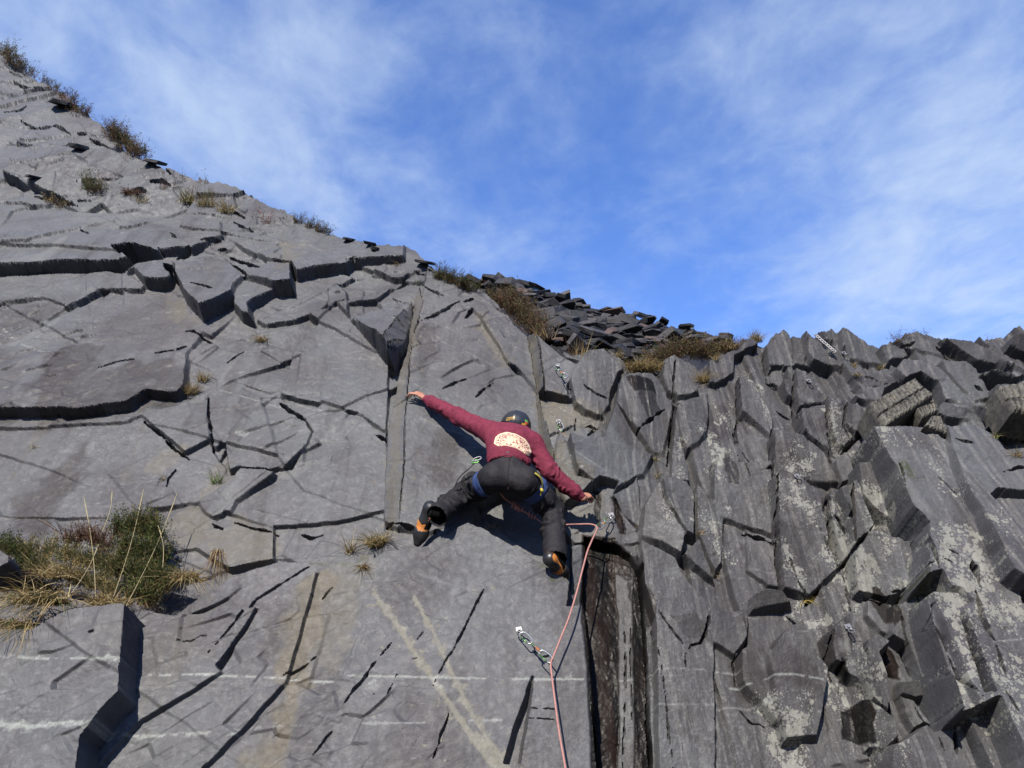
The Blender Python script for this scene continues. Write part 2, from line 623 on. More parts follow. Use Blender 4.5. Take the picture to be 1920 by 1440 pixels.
# --- left: middle slabs
plate('l2', [(0, 350), (95, 300), (300, 500), (420, 575), (330, 640), (270, 720), (230, 760), (160, 900), (100, 1000), (0, 1040), (-1300, 1040), (-1300, 420)], .06, det=.6)
plate('l2', [(-1300, 320), (-300, 320), (0, 290), (160, 180), (330, 200), (100, 300), (0, 350), (-1300, 420)], .09)
plate('l2', [(95, 300), (250, 215), (560, 165), (590, 485), (430, 580)], .13)
plate('l2', [(270, 730), (330, 640), (430, 588), (590, 500), (640, 600), (710, 680), (700, 760), (540, 900), (400, 950), (330, 860)], .05)
plate('l2', [(580, 160), (760, 60), (1050, 160), (930, 250), (780, 380), (640, 530), (600, 520)], .08)
plate('l2', [(640, 600), (780, 380), (1040, 180), (1090, 170), (1270, 310), (1290, 370), (1330, 430), (1300, 530), (1100, 690), (800, 660), (720, 690), (700, 520)], .15)
plate('l2', [(1100, 150), (1400, 215), (1700, 310), (1860, 430), (1880, -60), (1500, -500), (1200, -200)], .1)
plate('l2', [(1060, 700), (740, 970), (700, 1000), (940, 1090), (1065, 1115), (1210, 1110), (1400, 1120), (1600, 1060), (1850, 1005), (1870, 860), (1860, 430), (1780, 405), (1690, 310), (1400, 215), (1270, 320), (1330, 420), (1300, 520), (1180, 690)], .09, det=.6)
plate('l2', [(560, 1010), (500, 930), (760, 720), (800, 660), (1050, 690), (1040, 715), (770, 900), (735, 975), (600, 1030)], [.05, .05, .16, .18, .22, .22, .2, .18, .1])
plate('l2', [(800, 1440), (850, 1345), (1110, 1335), (1000, 1420)], -.2)
plate('l2', [(210, 1080), (450, 940), (660, 1080), (560, 1190), (480, 1260), (330, 1280)], .07)
plate('l2', [(620, 1130), (700, 1010), (1060, 1118), (1050, 1335), (830, 1370), (720, 1390), (480, 1262)], [.05, .04, .06, .14, .16, .14, .05])
plate('l2', [(1060, 1118), (1500, 1090), (1850, 1010), (1840, 1200), (1500, 1330), (1060, 1330)], .02)

# --- lower part, standing proud of the ledge
plate('p', [(-300, 1100), (0, 1100), (330, 1150), (400, 1100), (430, 1078), (520, 1050), (640, 1053), (700, 1045), (722, 1032), (800, 1021), (815, 1008), (840, 995),
            (880, 978), (897, 985), (1062, 1080), (1090, 1103), (1104, 1200), (1122, 1440), (1140, 2200), (-300, 2200)], .21, det=.25)
plate('E', [(1480, 520), (1589, 470), (1750, 440), (1720, 700), (1500, 1240), (1240, 1440), (1200, 2600), (700, 2600), (930, 1440), (1330, 1040)], .205, det=.5)
plate('E', [(1030, 985), (1210, 690), (1480, 520), (1400, 800), (1330, 1040), (1190, 1190), (940, 1440), (860, 1900), (0, 1900), (430, 1440), (650, 1215), (800, 1130)], .245, det=.4)
plate('E', [(585, 850), (720, 750), (860, 720), (1200, 690), (1080, 870), (1010, 960), (1030, 985), (800, 1130), (650, 1210), (440, 1440), (300, 1900), (100, 1900)],
      [.265] * 6 + [.295] * 4 + [.30, .29], det=.4)
plate('E', [(0, 860), (310, 700), (520, 675), (588, 675), (575, 850), (565, 940), (550, 1080), (450, 1190), (375, 1290), (355, 1440), (340, 3000), (-800, 3000), (-800, 950)], .52, det=.4)
plate('E', [(-200, 415), (0, 425), (45, 455), (52, 492), (0, 515), (-200, 520)], .4)
plate('E', [(-200, 515), (0, 512), (52, 492), (185, 545), (150, 620), (0, 690), (-200, 720)], [.4, .4, .4, .2, .1, .05, .05])

# --- the pillar the climber is on
plate('p', [(783, 600), (772, 633), (767, 680), (763, 713), (762, 747), (758, 797), (757, 860), (752, 930), (745, 990), (775, 995), (800, 1003), (845, 985), (885, 965),
            (930, 940), (1040, 940), (1013, 813), (1008, 747), (1000, 680), (988, 627), (950, 592), (893, 545), (850, 520), (800, 500)],
      [.12, .12, .12, .12, .12, .12, .12, .12, .12, .12, .12, .09, .07, .05, .02, .02, .02, .02, .02, .04, .06, .06, .08], det=.45)
plate('p', [(885, 965), (940, 935), (1040, 945), (1068, 1010), (1070, 1085), (980, 1035)], -.06)
ribbon([(785, 535), (777, 570), (772, 600), (766, 640), (750, 700), (740, 740), (727, 810), (723, 900), (720, 978)], .045,
       [(792, 560), (783, 600), (772, 633), (767, 680), (763, 713), (762, 747), (758, 797), (757, 860), (752, 930), (746, 992)], .12)
crack('p', [(722, 984), (755, 995), (795, 1006)], 9, .12, hh=.05)
plate('B', [(740, 590), (790, 560), (860, 620), (1050, 740), (1080, 900), (1100, 1060), (1020, 940), (940, 880), (850, 740)], [.09, .08, .08, .05, .05, .05, .09, .1, .1])
plate('p', [(1002, 620), (1053, 660), (1085, 680), (1080, 690), (1065, 720), (1068, 745), (1080, 775), (1060, 790), (1025, 760), (1022, 740), (1012, 650)], [.15, .12, .1, .09, .08, .06, .0, .0, .06, .1, .14])
ribbon([(989, 627), (999, 680), (1009, 750), (1014, 813), (1032, 890)], .02, [(1002, 620), (1012, 650), (1022, 740), (1026, 800), (1047, 880)], .13)
# --- right of the pillar
plate('r1', [(50, 700), (380, 750), (600, 880), (640, 900), (630, 1020), (310, 985), (240, 1050), (100, 1000)], -.03)
plate('r1', [(330, 500), (400, 350), (480, 270), (640, 240), (830, 420), (770, 450), (700, 640), (690, 740), (610, 870), (460, 820), (380, 740)], .15)
plate('r1', [(800, 450), (1080, 460), (1180, 560), (1270, 760), (1180, 1200), (1090, 1190), (1000, 1080), (740, 700), (750, 680), (770, 560)], (.27, .08))
plate('r1', [(1280, 300), (1500, 610), (1420, 670), (1300, 690), (1210, 620), (1160, 480), (1180, 340)], (.17, .21))
plate('r1', [(1270, 740), (1420, 690), (1580, 650), (1590, 860), (1570, 980), (1480, 1100), (1380, 1170), (1330, 1000)], (.24, .12))
plate('r1', [(1250, 1200), (1290, 800), (1350, 1100), (1400, 1300), (1420, 1440), (1250, 1440)], .1)
plate('p', [(1065, 806), (1092, 815), (1133, 812), (1146, 773), (1154, 748), (1208, 840), (1227, 850), (1208, 888), (1194, 892), (1160, 915), (1120, 910), (1084, 880), (1079, 860)],
      [.26, .22, .2, .18, .16, .06, .04, .05, .06, .08, .12, .2, .24], det=.4)
plate('p', [(1065, 806), (1079, 860), (1084, 880), (1120, 910), (1100, 925), (1060, 940), (1035, 900), (1040, 840), (1050, 815)],
      [.26, .24, .2, .12, .1, .08, .0, .0, .02], det=.4)
plate('r4', [(60, 520), (240, 380), (400, 240), (560, 260), (520, 320), (620, 500), (760, 640), (430, 740), (180, 750), (70, 640)], .03, det=.7)
plate('r4', [(520, 320), (740, 170), (770, 300), (760, 600), (620, 500)], .08)
plate('r4', [(300, 768), (430, 745), (480, 660), (770, 640), (780, 700), (850, 740), (640, 770), (430, 778)], [.0, .0, .02, .04, .03, .0, .0, .0])
plate('r4', [(800, 420), (880, 280), (960, 170), (1000, 320), (1190, 640), (1150, 850), (1010, 780), (780, 690), (790, 560)],
      [.1, .15, .24, .24, .22, .16, .12, .08, .08], det=.5)
plate('r4', [(960, 170), (1080, 140), (1200, 190), (1270, 330), (1260, 700), (1190, 640), (1000, 320)], [.24, .2, .16, .12, .12, .2, .24], det=.5)
plate('r4', [(780, 820), (870, 750), (1100, 860), (1150, 1000), (1400, 1300), (1440, 1440), (1500, 6000), (1000, 6000), (900, 1440), (800, 1100)],
      [.16, .17, .15, .12, .07, .05, .03, .06, .1, .14], det=.5)
plate('r4', [(1160, 820), (1250, 740), (1300, 680), (1450, 1080), (1250, 950)], .17)
plate('r4', [(1280, 200), (1340, 240), (1530, 500), (1520, 900), (1450, 1000), (1280, 640)], .11)
plate('p', [(1095, 1023), (1150, 1035), (1178, 1052), (1196, 1080), (1205, 1160), (1212, 1300), (1218, 1440), (1225, 2200), (1140, 2200), (1122, 1440), (1100, 1200), (1090, 1100)], -.10, det=.12)
plate('r4', [(150, 770), (180, 752), (250, 765), (285, 785), (240, 1440), (100, 1440), (150, 1100)], (.16, .06), det=.3)
# --- right: spires along the top
plate('r2', [(150, 340), (400, 250), (520, 140), (600, 200), (380, 300), (370, 450), (200, 570), (140, 560)], .12)
plate('r2', [(710, 130), (815, 65), (880, 120), (910, 400), (690, 430), (660, 200)], (.18, .12))
plate('r2', [(890, 110), (990, 140), (1060, 300), (1080, 400), (910, 390)], (.16, .08))
plate('r2', [(1010, 45), (1090, 120), (1300, 270), (1450, 440), (1380, 440), (1080, 350), (1040, 250)], (.28, .14))
plate('r2', [(1180, 150), (1230, 95), (1320, 140), (1340, 280), (1290, 270)], .12)
plate('r2', [(1330, 70), (1380, 65), (1560, 180), (1740, 390), (1720, 400), (1400, 370), (1340, 240)], (.25, .15))
plate('r3', [(640, 190), (720, 180), (840, 240), (900, 320), (740, 340), (690, 400)], (.26, .16))
plate('r3', [(740, 150), (1050, 140), (1140, 200), (1250, 340), (1050, 300), (860, 240)], .15)
plate('r3', [(500, 490), (680, 420), (770, 430), (880, 530), (700, 600), (480, 600), (370, 480)], .16)
plate('r3', [(830, 340), (1000, 345), (1180, 420), (1480, 760), (1480, 790), (1140, 700), (1060, 600), (880, 530), (770, 420)], (.26, .2), det=.4)
plate('r3', [(1170, 360), (1400, 370), (1500, 430), (1580, 560), (1640, 690), (1480, 730), (1230, 470)], .17, det=.4)
plate('r3', [(1180, 150), (1450, 170), (1600, 240), (1790, 390), (1780, 420), (1490, 360), (1340, 250)], (.3, .22), det=.4)
plate('r3', [(1580, 190), (1640, 180), (1740, 330), (1920, 440), (2200, 560), (1920, 480), (1740, 380)], .24)
plate('r3', [(1790, 150), (1850, 100), (1920, 110), (2200, 120), (2200, 330), (1890, 310), (1780, 240)], .36)
plate('r3', [(1580, 420), (1700, 410), (1920, 460), (2300, 520), (2300, 560), (1920, 530), (1790, 545), (1680, 500)], .33)
plate('r3', [(1540, 690), (1640, 690), (1760, 770), (1860, 870), (1790, 870), (1640, 800)], -.15)
plate('r3', [(1680, 560), (1780, 550), (1920, 540), (2300, 600), (2300, 950), (1920, 880), (1720, 690)], .3)
plate('r3', [(1140, 710), (1400, 770), (1520, 830), (1660, 880), (1680, 910), (1480, 910), (1230, 880), (1150, 830)], .2, det=.4)
plate('r3', [(1490, 915), (1670, 905), (1700, 960), (1860, 1110), (1800, 1130), (1640, 1020)], -.12)
plate('r3', [(1480, 740), (1640, 800), (1790, 870), (1920, 880), (2300, 900), (2300, 1200), (1920, 1160), (1870, 1110), (1680, 930), (1660, 880)], .24, det=.5)
plate('r3', [(390, 660), (640, 580), (820, 520), (900, 560), (1060, 620), (1100, 700), (900, 800), (540, 740), (430, 700)], .2)
plate('r3', [(560, 880), (1020, 960), (1140, 830), (1060, 700), (900, 620), (600, 760)], -.12)
# --- right: ribs
plate('r2', [(920, 400), (1090, 480), (1190, 640), (1200, 740), (960, 760), (920, 560)], (.22, .15))
plate('r2', [(820, 390), (905, 395), (930, 700), (860, 650), (810, 520)], (.19, .15))
plate('r2', [(690, 430), (800, 430), (830, 580), (700, 600)], -.02)
plate('r2', [(410, 480), (560, 530), (720, 880), (720, 1060), (560, 900), (440, 800)], (.14, .05))
plate('r2', [(730, 960), (1000, 1000), (1200, 1160), (1330, 1440), (730, 1440)], (.24, .16))
plate('r2', [(960, 760), (1200, 740), (1290, 1200), (1000, 960)], .17)
plate('r2', [(1210, 660), (1350, 670), (1370, 900), (1460, 1020), (1380, 1110), (1320, 1130), (1250, 950)], .16)
plate('r2', [(1350, 680), (1480, 720), (1580, 830), (1590, 930), (1470, 1010), (1380, 900)], .24)
plate('r5', [(0, 0), (250, 0), (290, 700), (150, 640), (0, 600), (-300, 500), (-300, 0)], (.16, .1))
plate('r5', [(0, 620), (290, 730), (330, 1150), (200, 1130), (0, 1000)], .02)
plate('r5', [(260, 90), (330, 60), (560, 200), (700, 290), (690, 400), (760, 740), (860, 940), (590, 1220), (340, 1160), (290, 640)], (.32, .17))
plate('r5', [(800, 0), (960, -100), (980, 150), (860, 200)], .05)
plate('r5', [(1000, 0), (1240, 0), (1400, 300), (1500, 680), (1440, 740), (1050, 300)], (.34, .26))
plate('r5', [(720, 290), (850, 230), (960, 700), (980, 790), (870, 930), (740, 480)], (.3, .22))
plate('r5', [(850, 230), (1000, 150), (1200, 600), (1450, 750), (1530, 1160), (1240, 1250), (990, 1190), (970, 800), (960, 450), (880, 300)], (.42, .3))
plate('r5', [(1440, 740), (1640, 600), (1680, 850), (1620, 1200), (1560, 1180)], .26)
plate('p', [(1634, 798), (1653, 835), (1682, 873), (1687, 891), (1714, 943), (1747, 968), (1746, 1060), (1741, 1068), (1760, 1120), (1830, 1440), (1900, 2200), (2300, 2200),
            (2300, 1240), (1920, 1130), (1901, 1062), (1853, 1002), (1801, 908), (1780, 860), (1771, 830), (1733, 802)],
      [.4, .4, .42, .42, .44, .46, .46, .45, .42, .36, .36, .3, .3, .34, .34, .34, .34, .34, .34, .36], det=.4)
plate('p', [(1778, 792), (1785, 830), (1797, 858), (1824, 916), (1849, 943), (1903, 1062), (1925, 1075), (2300, 1180), (2300, 830), (1920, 840), (1880, 850), (1860, 820), (1830, 795)],
      [.44, .46, .48, .5, .52, .55, .55, .5, .4, .36, .36, .36, .38], det=.8)
plate('r6', [(1580, 400), (1660, 330), (1920, 340), (2300, 400), (2300, 800), (1920, 720), (1850, 700)], .58, det=.8)
# --- right, bottom
plate('r5', [(80, 1180), (150, 1140), (340, 1160), (430, 1290), (280, 1310), (30, 1390)], .2)
plate('r7', [(780, 50), (960, 0), (1080, 120), (1060, 260), (930, 300), (880, 250)], .14, wid=.012)
plate('r7', [(1070, 280), (1120, 0), (1450, 0), (1460, 250), (1360, 380), (1340, 420), (1150, 300)], .12)
plate('r7', [(1370, 380), (1640, 200), (1690, 380), (1750, 600), (1960, 1100), (1700, 1000), (1400, 650)], [.06, .28, .3, .27, .14, .08, .05], wid=.012, det=.4)
plate('G', [(480, 780), (560, 740), (640, 900), (690, 960), (670, 1130), (640, 1290), (480, 1310), (440, 1100), (400, 900)], [.3, .26, .22, .18, .12, .08, .08, .2, .31], wid=.012, det=.4)
plate('r8', [(330, 280), (560, 100), (600, 450), (620, 700), (670, 850), (560, 720), (400, 600), (360, 420)], (.32, .18))
plate('r8', [(320, 620), (410, 640), (420, 830), (520, 950), (600, 1000), (640, 1300), (680, 1360), (300, 1420), (250, 1300), (330, 1150), (300, 950)], -.02)
plate('r8', [(640, 30), (720, 60), (860, 80), (870, 200), (830, 350), (760, 320), (640, 180)], .03)
plate('r8', [(860, 80), (1100, 20), (1170, 180), (1300, 470), (1450, 1000), (1230, 960), (1090, 650), (1000, 400), (850, 340)], (.16, .08))
plate('r8', [(630, 370), (740, 310), (860, 390), (760, 470), (830, 650), (890, 1000), (680, 860), (620, 620)], (.3, .2))
plate('r8', [(600, 850), (680, 870), (880, 1000), (930, 1160), (800, 1300), (640, 1280)], .18)
plate('r8', [(930, 700), (1090, 680), (1130, 830), (1060, 850), (920, 820)], .12)
plate('r8', [(920, 830), (1040, 860), (1210, 1080), (1130, 1040), (1040, 1100), (960, 960)], .04)
plate('r8', [(1130, 0), (1380, 0), (1480, 100), (1400, 150), (1600, 850), (1580, 980), (1450, 1000), (1270, 470), (1170, 170)], [.5, .5, .5, .5, .5, .5, .5, .5, .5])
plate('r8', [(870, 1240), (1150, 1040), (1220, 1100), (1400, 1050), (1560, 1000), (1700, 1320), (1740, 1440), (1740, 3000), (820, 3000), (820, 1440)], .2, det=1.6)

# --- cracks
for a_ in [('l2', [(95, 305), (200, 380), (300, 490), (420, 578)], 7, .09), ('l2', [(570, 140), (560, 220), (588, 400), (598, 530)], 5, .07),
           ('l2', [(1085, 175), (1180, 245), (1278, 312)], 11, .1), ('l2', [(1780, 405), (1860, 440)], 10, .08),
           ('l2', [(1560, 232), (1620, 245), (1665, 240)], 10, .03), ('l2', [(580, 1035), (660, 1080)], 7, .08), ('l2', [(740, 1030), (940, 1090), (1065, 1118)], 6, .06),
           ('l2', [(1220, 1112), (1310, 1135), (1385, 1118)], 9, .07), ('l2', [(330, 640), (270, 720), (255, 770)], 5, .06),
           ('l1', [(80, 1035), (240, 985), (360, 960)], 5, .05), ('l1', [(500, 915), (640, 890), (715, 860)], 8, .06), ('l1', [(1010, 960), (1080, 905), (1130, 870)], 4, .05),
           ('l1', [(690, 745), (760, 740), (880, 800)], 8, .08), ('l1', [(1030, 190), (1130, 230), (1250, 272)], 11, .1), ('l1', [(1010, 230), (1080, 270), (1180, 350)], 8, .08),
           ('l1', [(640, 205), (700, 190), (750, 160)], 12, .1), ('l1', [(830, 112), (980, 95)], 6, .06), ('l1', [(950, 155), (1010, 155)], 9, .1), ('l1', [(760, 465), (930, 510)], 5, .06),
           ('l1', [(560, 270), (600, 300), (620, 360)], 18, .18), ('l1', [(530, 180), (565, 205)], 7, .06), ('D', [(450, 85), (500, 110)], 5, .06),
           ('A', [(30, 345), (100, 370)], 6, .07), ('A', [(50, 400), (150, 420), (260, 465)], 9, .09), ('A', [(0, 610), (100, 590), (130, 570)], 8, .08), ('A', [(100, 650), (210, 690), (300, 675), (380, 715)], 9, .08),
           ('A', [(340, 790), (440, 800), (540, 815)], 12, .1), ('A', [(420, 710), (490, 720)], 10, .1), ('A', [(490, 745), (570, 770), (640, 785)], 10, .1), ('A', [(50, 770), (160, 780)], 6, .05),
           ('A', [(840, 1005), (890, 990), (945, 1010)], 16, .1), ('A', [(400, 1015), (560, 985), (700, 978)], 4, .05), ('A', [(170, 1070), (300, 1085), (420, 1120)], 11, .1), ('A', [(420, 1095), (490, 1095)], 8, .08),
           ('A', [(1290, 1150), (1370, 1195)], 8, .09), ('A', [(1310, 1220), (1410, 1280)], 7, .07), ('A', [(170, 1000), (230, 1005)], 6, .06), ('A', [(700, 1060), (760, 1045), (815, 1050)], 11, .08),
           ('A', [(950, 1300), (1000, 1340)], 6, .05), ('A', [(0, 485), (75, 490)], 14, .14), ('A', [(820, 880), (880, 890), (950, 955)], 9, .1),
           ('B', [(570, 1040), (640, 1000), (700, 975)], 6, .05), ('B', [(740, 1090), (850, 985)], 4, .05), ('B', [(430, 670), (560, 610), (665, 540)], 7, .06), ('B', [(700, 630), (735, 580)], 14, .09),
           ('B', [(690, 540), (740, 520)], 10, .07), ('B', [(280, 680), (380, 745)], 3, .03), ('B', [(940, 885), (1015, 935)], 11, .1), ('B', [(10, 320), (75, 300)], 6, .06), ('B', [(85, 495), (118, 478)], 5, .05),
           ('B', [(410, 355), (510, 385)], 10, .08), ('B', [(450, 460), (500, 490), (580, 520)], 6, .05), ('B', [(15, 1140), (100, 1155)], 9, .03), ('B', [(195, 1280), (250, 1305)], 10, .08), ('B', [(275, 490), (400, 550)], 3, .03),
           ('Fc', [(665, 640), (610, 760), (530, 920)], 8, .045), ('Fc', [(240, 890), (110, 1060), (0, 1210)], 7, .05), ('Fc', [(270, 1040), (215, 1135), (160, 1130)], 4, .03), ('Fc', [(505, 1220), (470, 1330), (430, 1440)], 6, .05),
           ('Fc', [(385, 845), (350, 890)], 5, .03), ('Fc', [(320, 975), (360, 965)], 3, .02), ('Fc', [(895, 930), (930, 960), (985, 950)], 3, .025), ('Fc', [(530, 920), (500, 960), (430, 1090)], 3, .03),
           ('Fc', [(870, 1190), (1000, 1205)], 3, .02), ('Fc', [(865, 1240), (1000, 1250)], 3, .02),
           ('E', [(1480, 525), (1390, 580), (1215, 690), (1100, 850), (1010, 955)], 5, .05), ('E', [(870, 905), (930, 910), (975, 880), (1020, 885)], 3, .02), ('E', [(1515, 690), (1560, 640)], 4, .03),
           ('E', [(1500, 945), (1440, 1000), (1330, 1060)], 7, .04), ('E', [(415, 840), (475, 822)], 5, .02), ('E', [(540, 945), (565, 945)], 4, .03), ('E', [(1560, 1300), (1470, 1410)], 4, .03),
           ('r1', [(460, 560), (560, 625), (690, 655)], 4, .05), ('r1', [(930, 985), (1050, 870), (1190, 750)], 6, .08), ('r1', [(1275, 760), (1255, 1000), (1230, 1220)], 5, .1), ('r1', [(1270, 350), (1268, 640)], 3, .06),
           ('r1', [(430, 880), (520, 870), (600, 900)], 8, .08), ('r1', [(385, 800), (380, 960)], 3, .04), ('r1', [(1210, 625), (1300, 690), (1420, 675)], 9, .1), ('r1', [(480, 1010), (600, 880)], 4, .05),
           ('r2', [(415, 480), (435, 700), (430, 900), (440, 1000)], 4, .07), ('r2', [(905, 380), (925, 600), (980, 850), (1000, 980)], 3, .06), ('r2', [(725, 900), (722, 1200), (730, 1440)], 3, .06),
           ('r2', [(1380, 1105), (1480, 1010), (1590, 935)], 7, .09), ('r2', [(660, 200), (690, 400), (700, 480)], 3, .06), ('r2', [(690, 470), (740, 490), (790, 490)], 12, .12), ('r2', [(780, 720), (850, 755), (915, 765)], 6, .06),
           ('r2', [(1200, 700), (1215, 900), (1290, 1200)], 4, .07), ('r2', [(440, 800), (500, 850)], 3, .05), ('r2', [(400, 900), (420, 1020)], 6, .05), ('r2', [(680, 1300), (720, 1280)], 6, .06),
           ('r2', [(1360, 690), (1370, 900), (1460, 1010)], 4, .05), ('r2', [(480, 1060), (560, 1170)], 3, .03), ('r2', [(440, 1110), (480, 1250), (530, 1370)], 2, .03),
           ('r3', [(500, 490), (600, 490), (740, 530)], 3, .04), ('r3', [(400, 540), (480, 582)], 4, .04), ('r3', [(1140, 705), (1300, 755), (1480, 770)], 5, .06), ('r3', [(1505, 555), (1580, 590)], 8, .08), ('r3', [(790, 210), (940, 180)], 5, .06),
           ('r3', [(1150, 210), (1250, 260), (1320, 290)], 8, .1), ('r3', [(1780, 390), (1840, 425)], 8, .08), ('r3', [(1150, 1305), (1290, 1355)], 3, .03),
           ('r5', [(0, 600), (120, 640), (290, 720)], 8, .12), ('r5', [(255, 120), (270, 500), (300, 900), (340, 1160)], 4, .1), ('r5', [(775, 520), (840, 590), (920, 670)], 7, .09), ('r5', [(860, 930), (980, 800), (1190, 580)], 7, .1),
           ('r5', [(580, 1230), (650, 1160), (720, 1080)], 9, .1), ('r5', [(710, 300), (720, 450), (780, 750), (850, 950)], 7, .1), ('r5', [(900, 300), (930, 500), (975, 790)], 9, .08), ('r5', [(910, 950), (960, 1130), (1000, 1260), (1040, 1440)], 4, .07),
           ('r5', [(1240, 230), (1285, 460)], 3, .04), ('r5', [(1430, 760), (1500, 950), (1580, 1190)], 8, .1), ('r5', [(1620, 1095), (1700, 1130)], 6, .06), ('r5', [(1100, 1190), (1240, 1250), (1340, 1170)], 6, .08),
           ('r5', [(650, 610), (720, 700), (760, 830)], 3, .03), ('r5', [(400, 870), (470, 1030), (600, 1200)], 3, .04), ('r5', [(1570, 350), (1750, 520)], 3, .03), ('r5', [(1340, 1150), (1520, 1140)], 4, .05),
           ('r6', [(1170, 60), (1300, 100)], 4, .04), ('r6', [(1540, 370), (1700, 320), (1920, 310)], 7, .08), ('r6', [(1300, 1100), (1360, 1330)], 12, .1), ('r6', [(1100, 1010), (1200, 1060)], 3, .04), ('r6', [(1800, 1050), (1840, 1180), (1920, 1290)], 5, .06),
           ('r7', [(600, 130), (680, 500), (730, 900), (760, 1200), (790, 1420)], 3, .04), ('r7', [(360, 0), (380, 400), (370, 900), (355, 1440)], 3, .04), ('r7', [(420, 0), (425, 500), (440, 900)], 2, .03), ('r7', [(565, 400), (575, 900), (610, 1440)], 3, .04),
           ('r7', [(1110, 20), (1080, 180), (1040, 280), (950, 310)], 9, .1), ('r7', [(950, 300), (890, 400), (900, 500)], 4, .05), ('r7', [(1460, 30), (1480, 250), (1360, 400), (1390, 650)], 4, .07), ('r7', [(650, 0), (800, 220), (880, 330)], 3, .03),
           ('r7', [(1400, 800), (1540, 940), (1640, 1000)], 6, .05), ('r7', [(1540, 940), (1620, 985)], 10, .07),
           ('r8', [(940, 150), (1000, 400), (1080, 590)], 6, .07), ('r8', [(1070, 230), (1070, 350), (1160, 500), (1260, 800), (1420, 980)], 4, .05), ('r8', [(1370, 160), (1420, 380), (1520, 550)], 10, .09), ('r8', [(1530, 560), (1600, 820)], 8, .08),
           ('r8', [(590, 150), (610, 400), (620, 600)], 5, .07), ('r8', [(870, 680), (900, 1000), (950, 1170)], 14, .12), ('r8', [(1060, 850), (1210, 1080)], 5, .05), ('r8', [(330, 290), (340, 500), (400, 650)], 7, .1), ('r8', [(1590, 960), (1700, 1110)], 8, .07),
           ('r8', [(1380, 1080), (1410, 1300)], 10, .07), ('r8', [(1220, 1140), (1300, 1300)], 5, .05), ('r8', [(30, 120), (150, 230), (300, 450)], 8, .08), ('r8', [(1040, 50), (1120, 180)], 3, .03)]:
    crack(*a_)
plate('Fc', [(890, 1045), (880, 1120), (830, 1440), (760, 1440), (820, 1240)], .12, det=.2)   # open wedge in the lower slab

# --- thin cleavage flakes and grain
cl_ = sstep(-.05, .35, fbm(u * .9 + 5, v * .9, 3, 151))
h = h + cl_ * (facets((ul2 + wu) * 5.2, (vl2 + wv) * 8.5, .0022, .006, .006, 31, ew=.05) + facets((ul + wu) * 12, (vl + wv) * 19, .0005, .002, .002, 32, ew=.12))
cl_ = sstep(.12, .4, fbm(u * .8 + 15, v * .8, 3, 161))
h = h + (1 - right) * cl_ * facets((ul - .5 * wu) * 3.1, (vl + wv) * 7.5, .009, .02, .02, 33, ew=.04)
q = fbm(ul * 1.3 + wu, vl * 2.2, 4, 71)
fl = np.floor(q * 9) / 9
h = h + .006 * fl * (1 - .3 * right)
q2 = fbm(u * 5.0, v * 2.0, 4, 81)
h = h + (.009 * np.floor(q2 * 5) / 5) * right
h = h + .003 * fbm(u * 6, v * 6, 4, 91) + .0012 * fbm(u * 26, v * 26, 3, 95)
h[:34] = h[34][None, :] * np.linspace(.4, 1, 34)[:, None] + .15 * (1 - np.linspace(0, 1, 34)[:, None])

# --- masks: mineral veins, stains, lichen (things the stone itself carries), plus a painted corner shadow
MA = np.zeros(SHP + (4,), np.float32)      # vein, tan, brown, seepage with painted shadow
MB_ = np.zeros(SHP + (4,), np.float32)     # lichen, pale, right, moss
wl = fbm(u * 5, v * 5, 4, 101)
wl2 = fbm(u * 16, v * 16, 3, 111)


def uv0(c, pts, hh):
    pts = cc(c, pts)
    return touv(pts, [hh] * len(pts))


def pline(arr, ch, c, pts, wpx, val=1.0, hh=.1, breaks=0.0, soft=.6):
    P = uv0(c, pts, hh)
    wid = wpx * (.36 if ch == 0 else .5) / 245.0 * max(1, (1500 - np.mean([p[1] for p in cc(c, pts)])) / 620)
    m = bbox(P, wid * 3 + .03)
    d, par = segdist(u[m] + .35 * wob[m], v[m] + .35 * wob2[m], P)
    k = 1 - sstep(wid * (1 - soft), wid * (1 + soft), d * (1 + .95 * wl2[m]))
    if breaks:
        k = k * sstep(-.1, .25, wl2[m] * .8 + .9 * pn(u[m] * 5, v[m] * 5, 9) + breaks * .55)
    arr[..., ch][m] = np.maximum(arr[..., ch][m], val * k)


def patch(arr, ch, c, pts, val=1.0, hh=.1, soft=.06, rag=.12, sub=False):
    P = uv0(c, pts, hh)
    m = bbox(P, soft + rag)
    a, b = u[m] + rag * .5 * wl[m], v[m] + rag * .5 * fbm(u[m] * 5, v[m] * 5, 4, 121)
    ins = inpoly(a, b, P)
    d, _ = segdist(a, b, P, True)
    k = sstep(-soft, soft, np.where(ins, d, -d))
    if sub:
        arr[..., ch][m] = arr[..., ch][m] * (1 - val * k)
    else:
        arr[..., ch][m] = np.maximum(arr[..., ch][m], val * k)


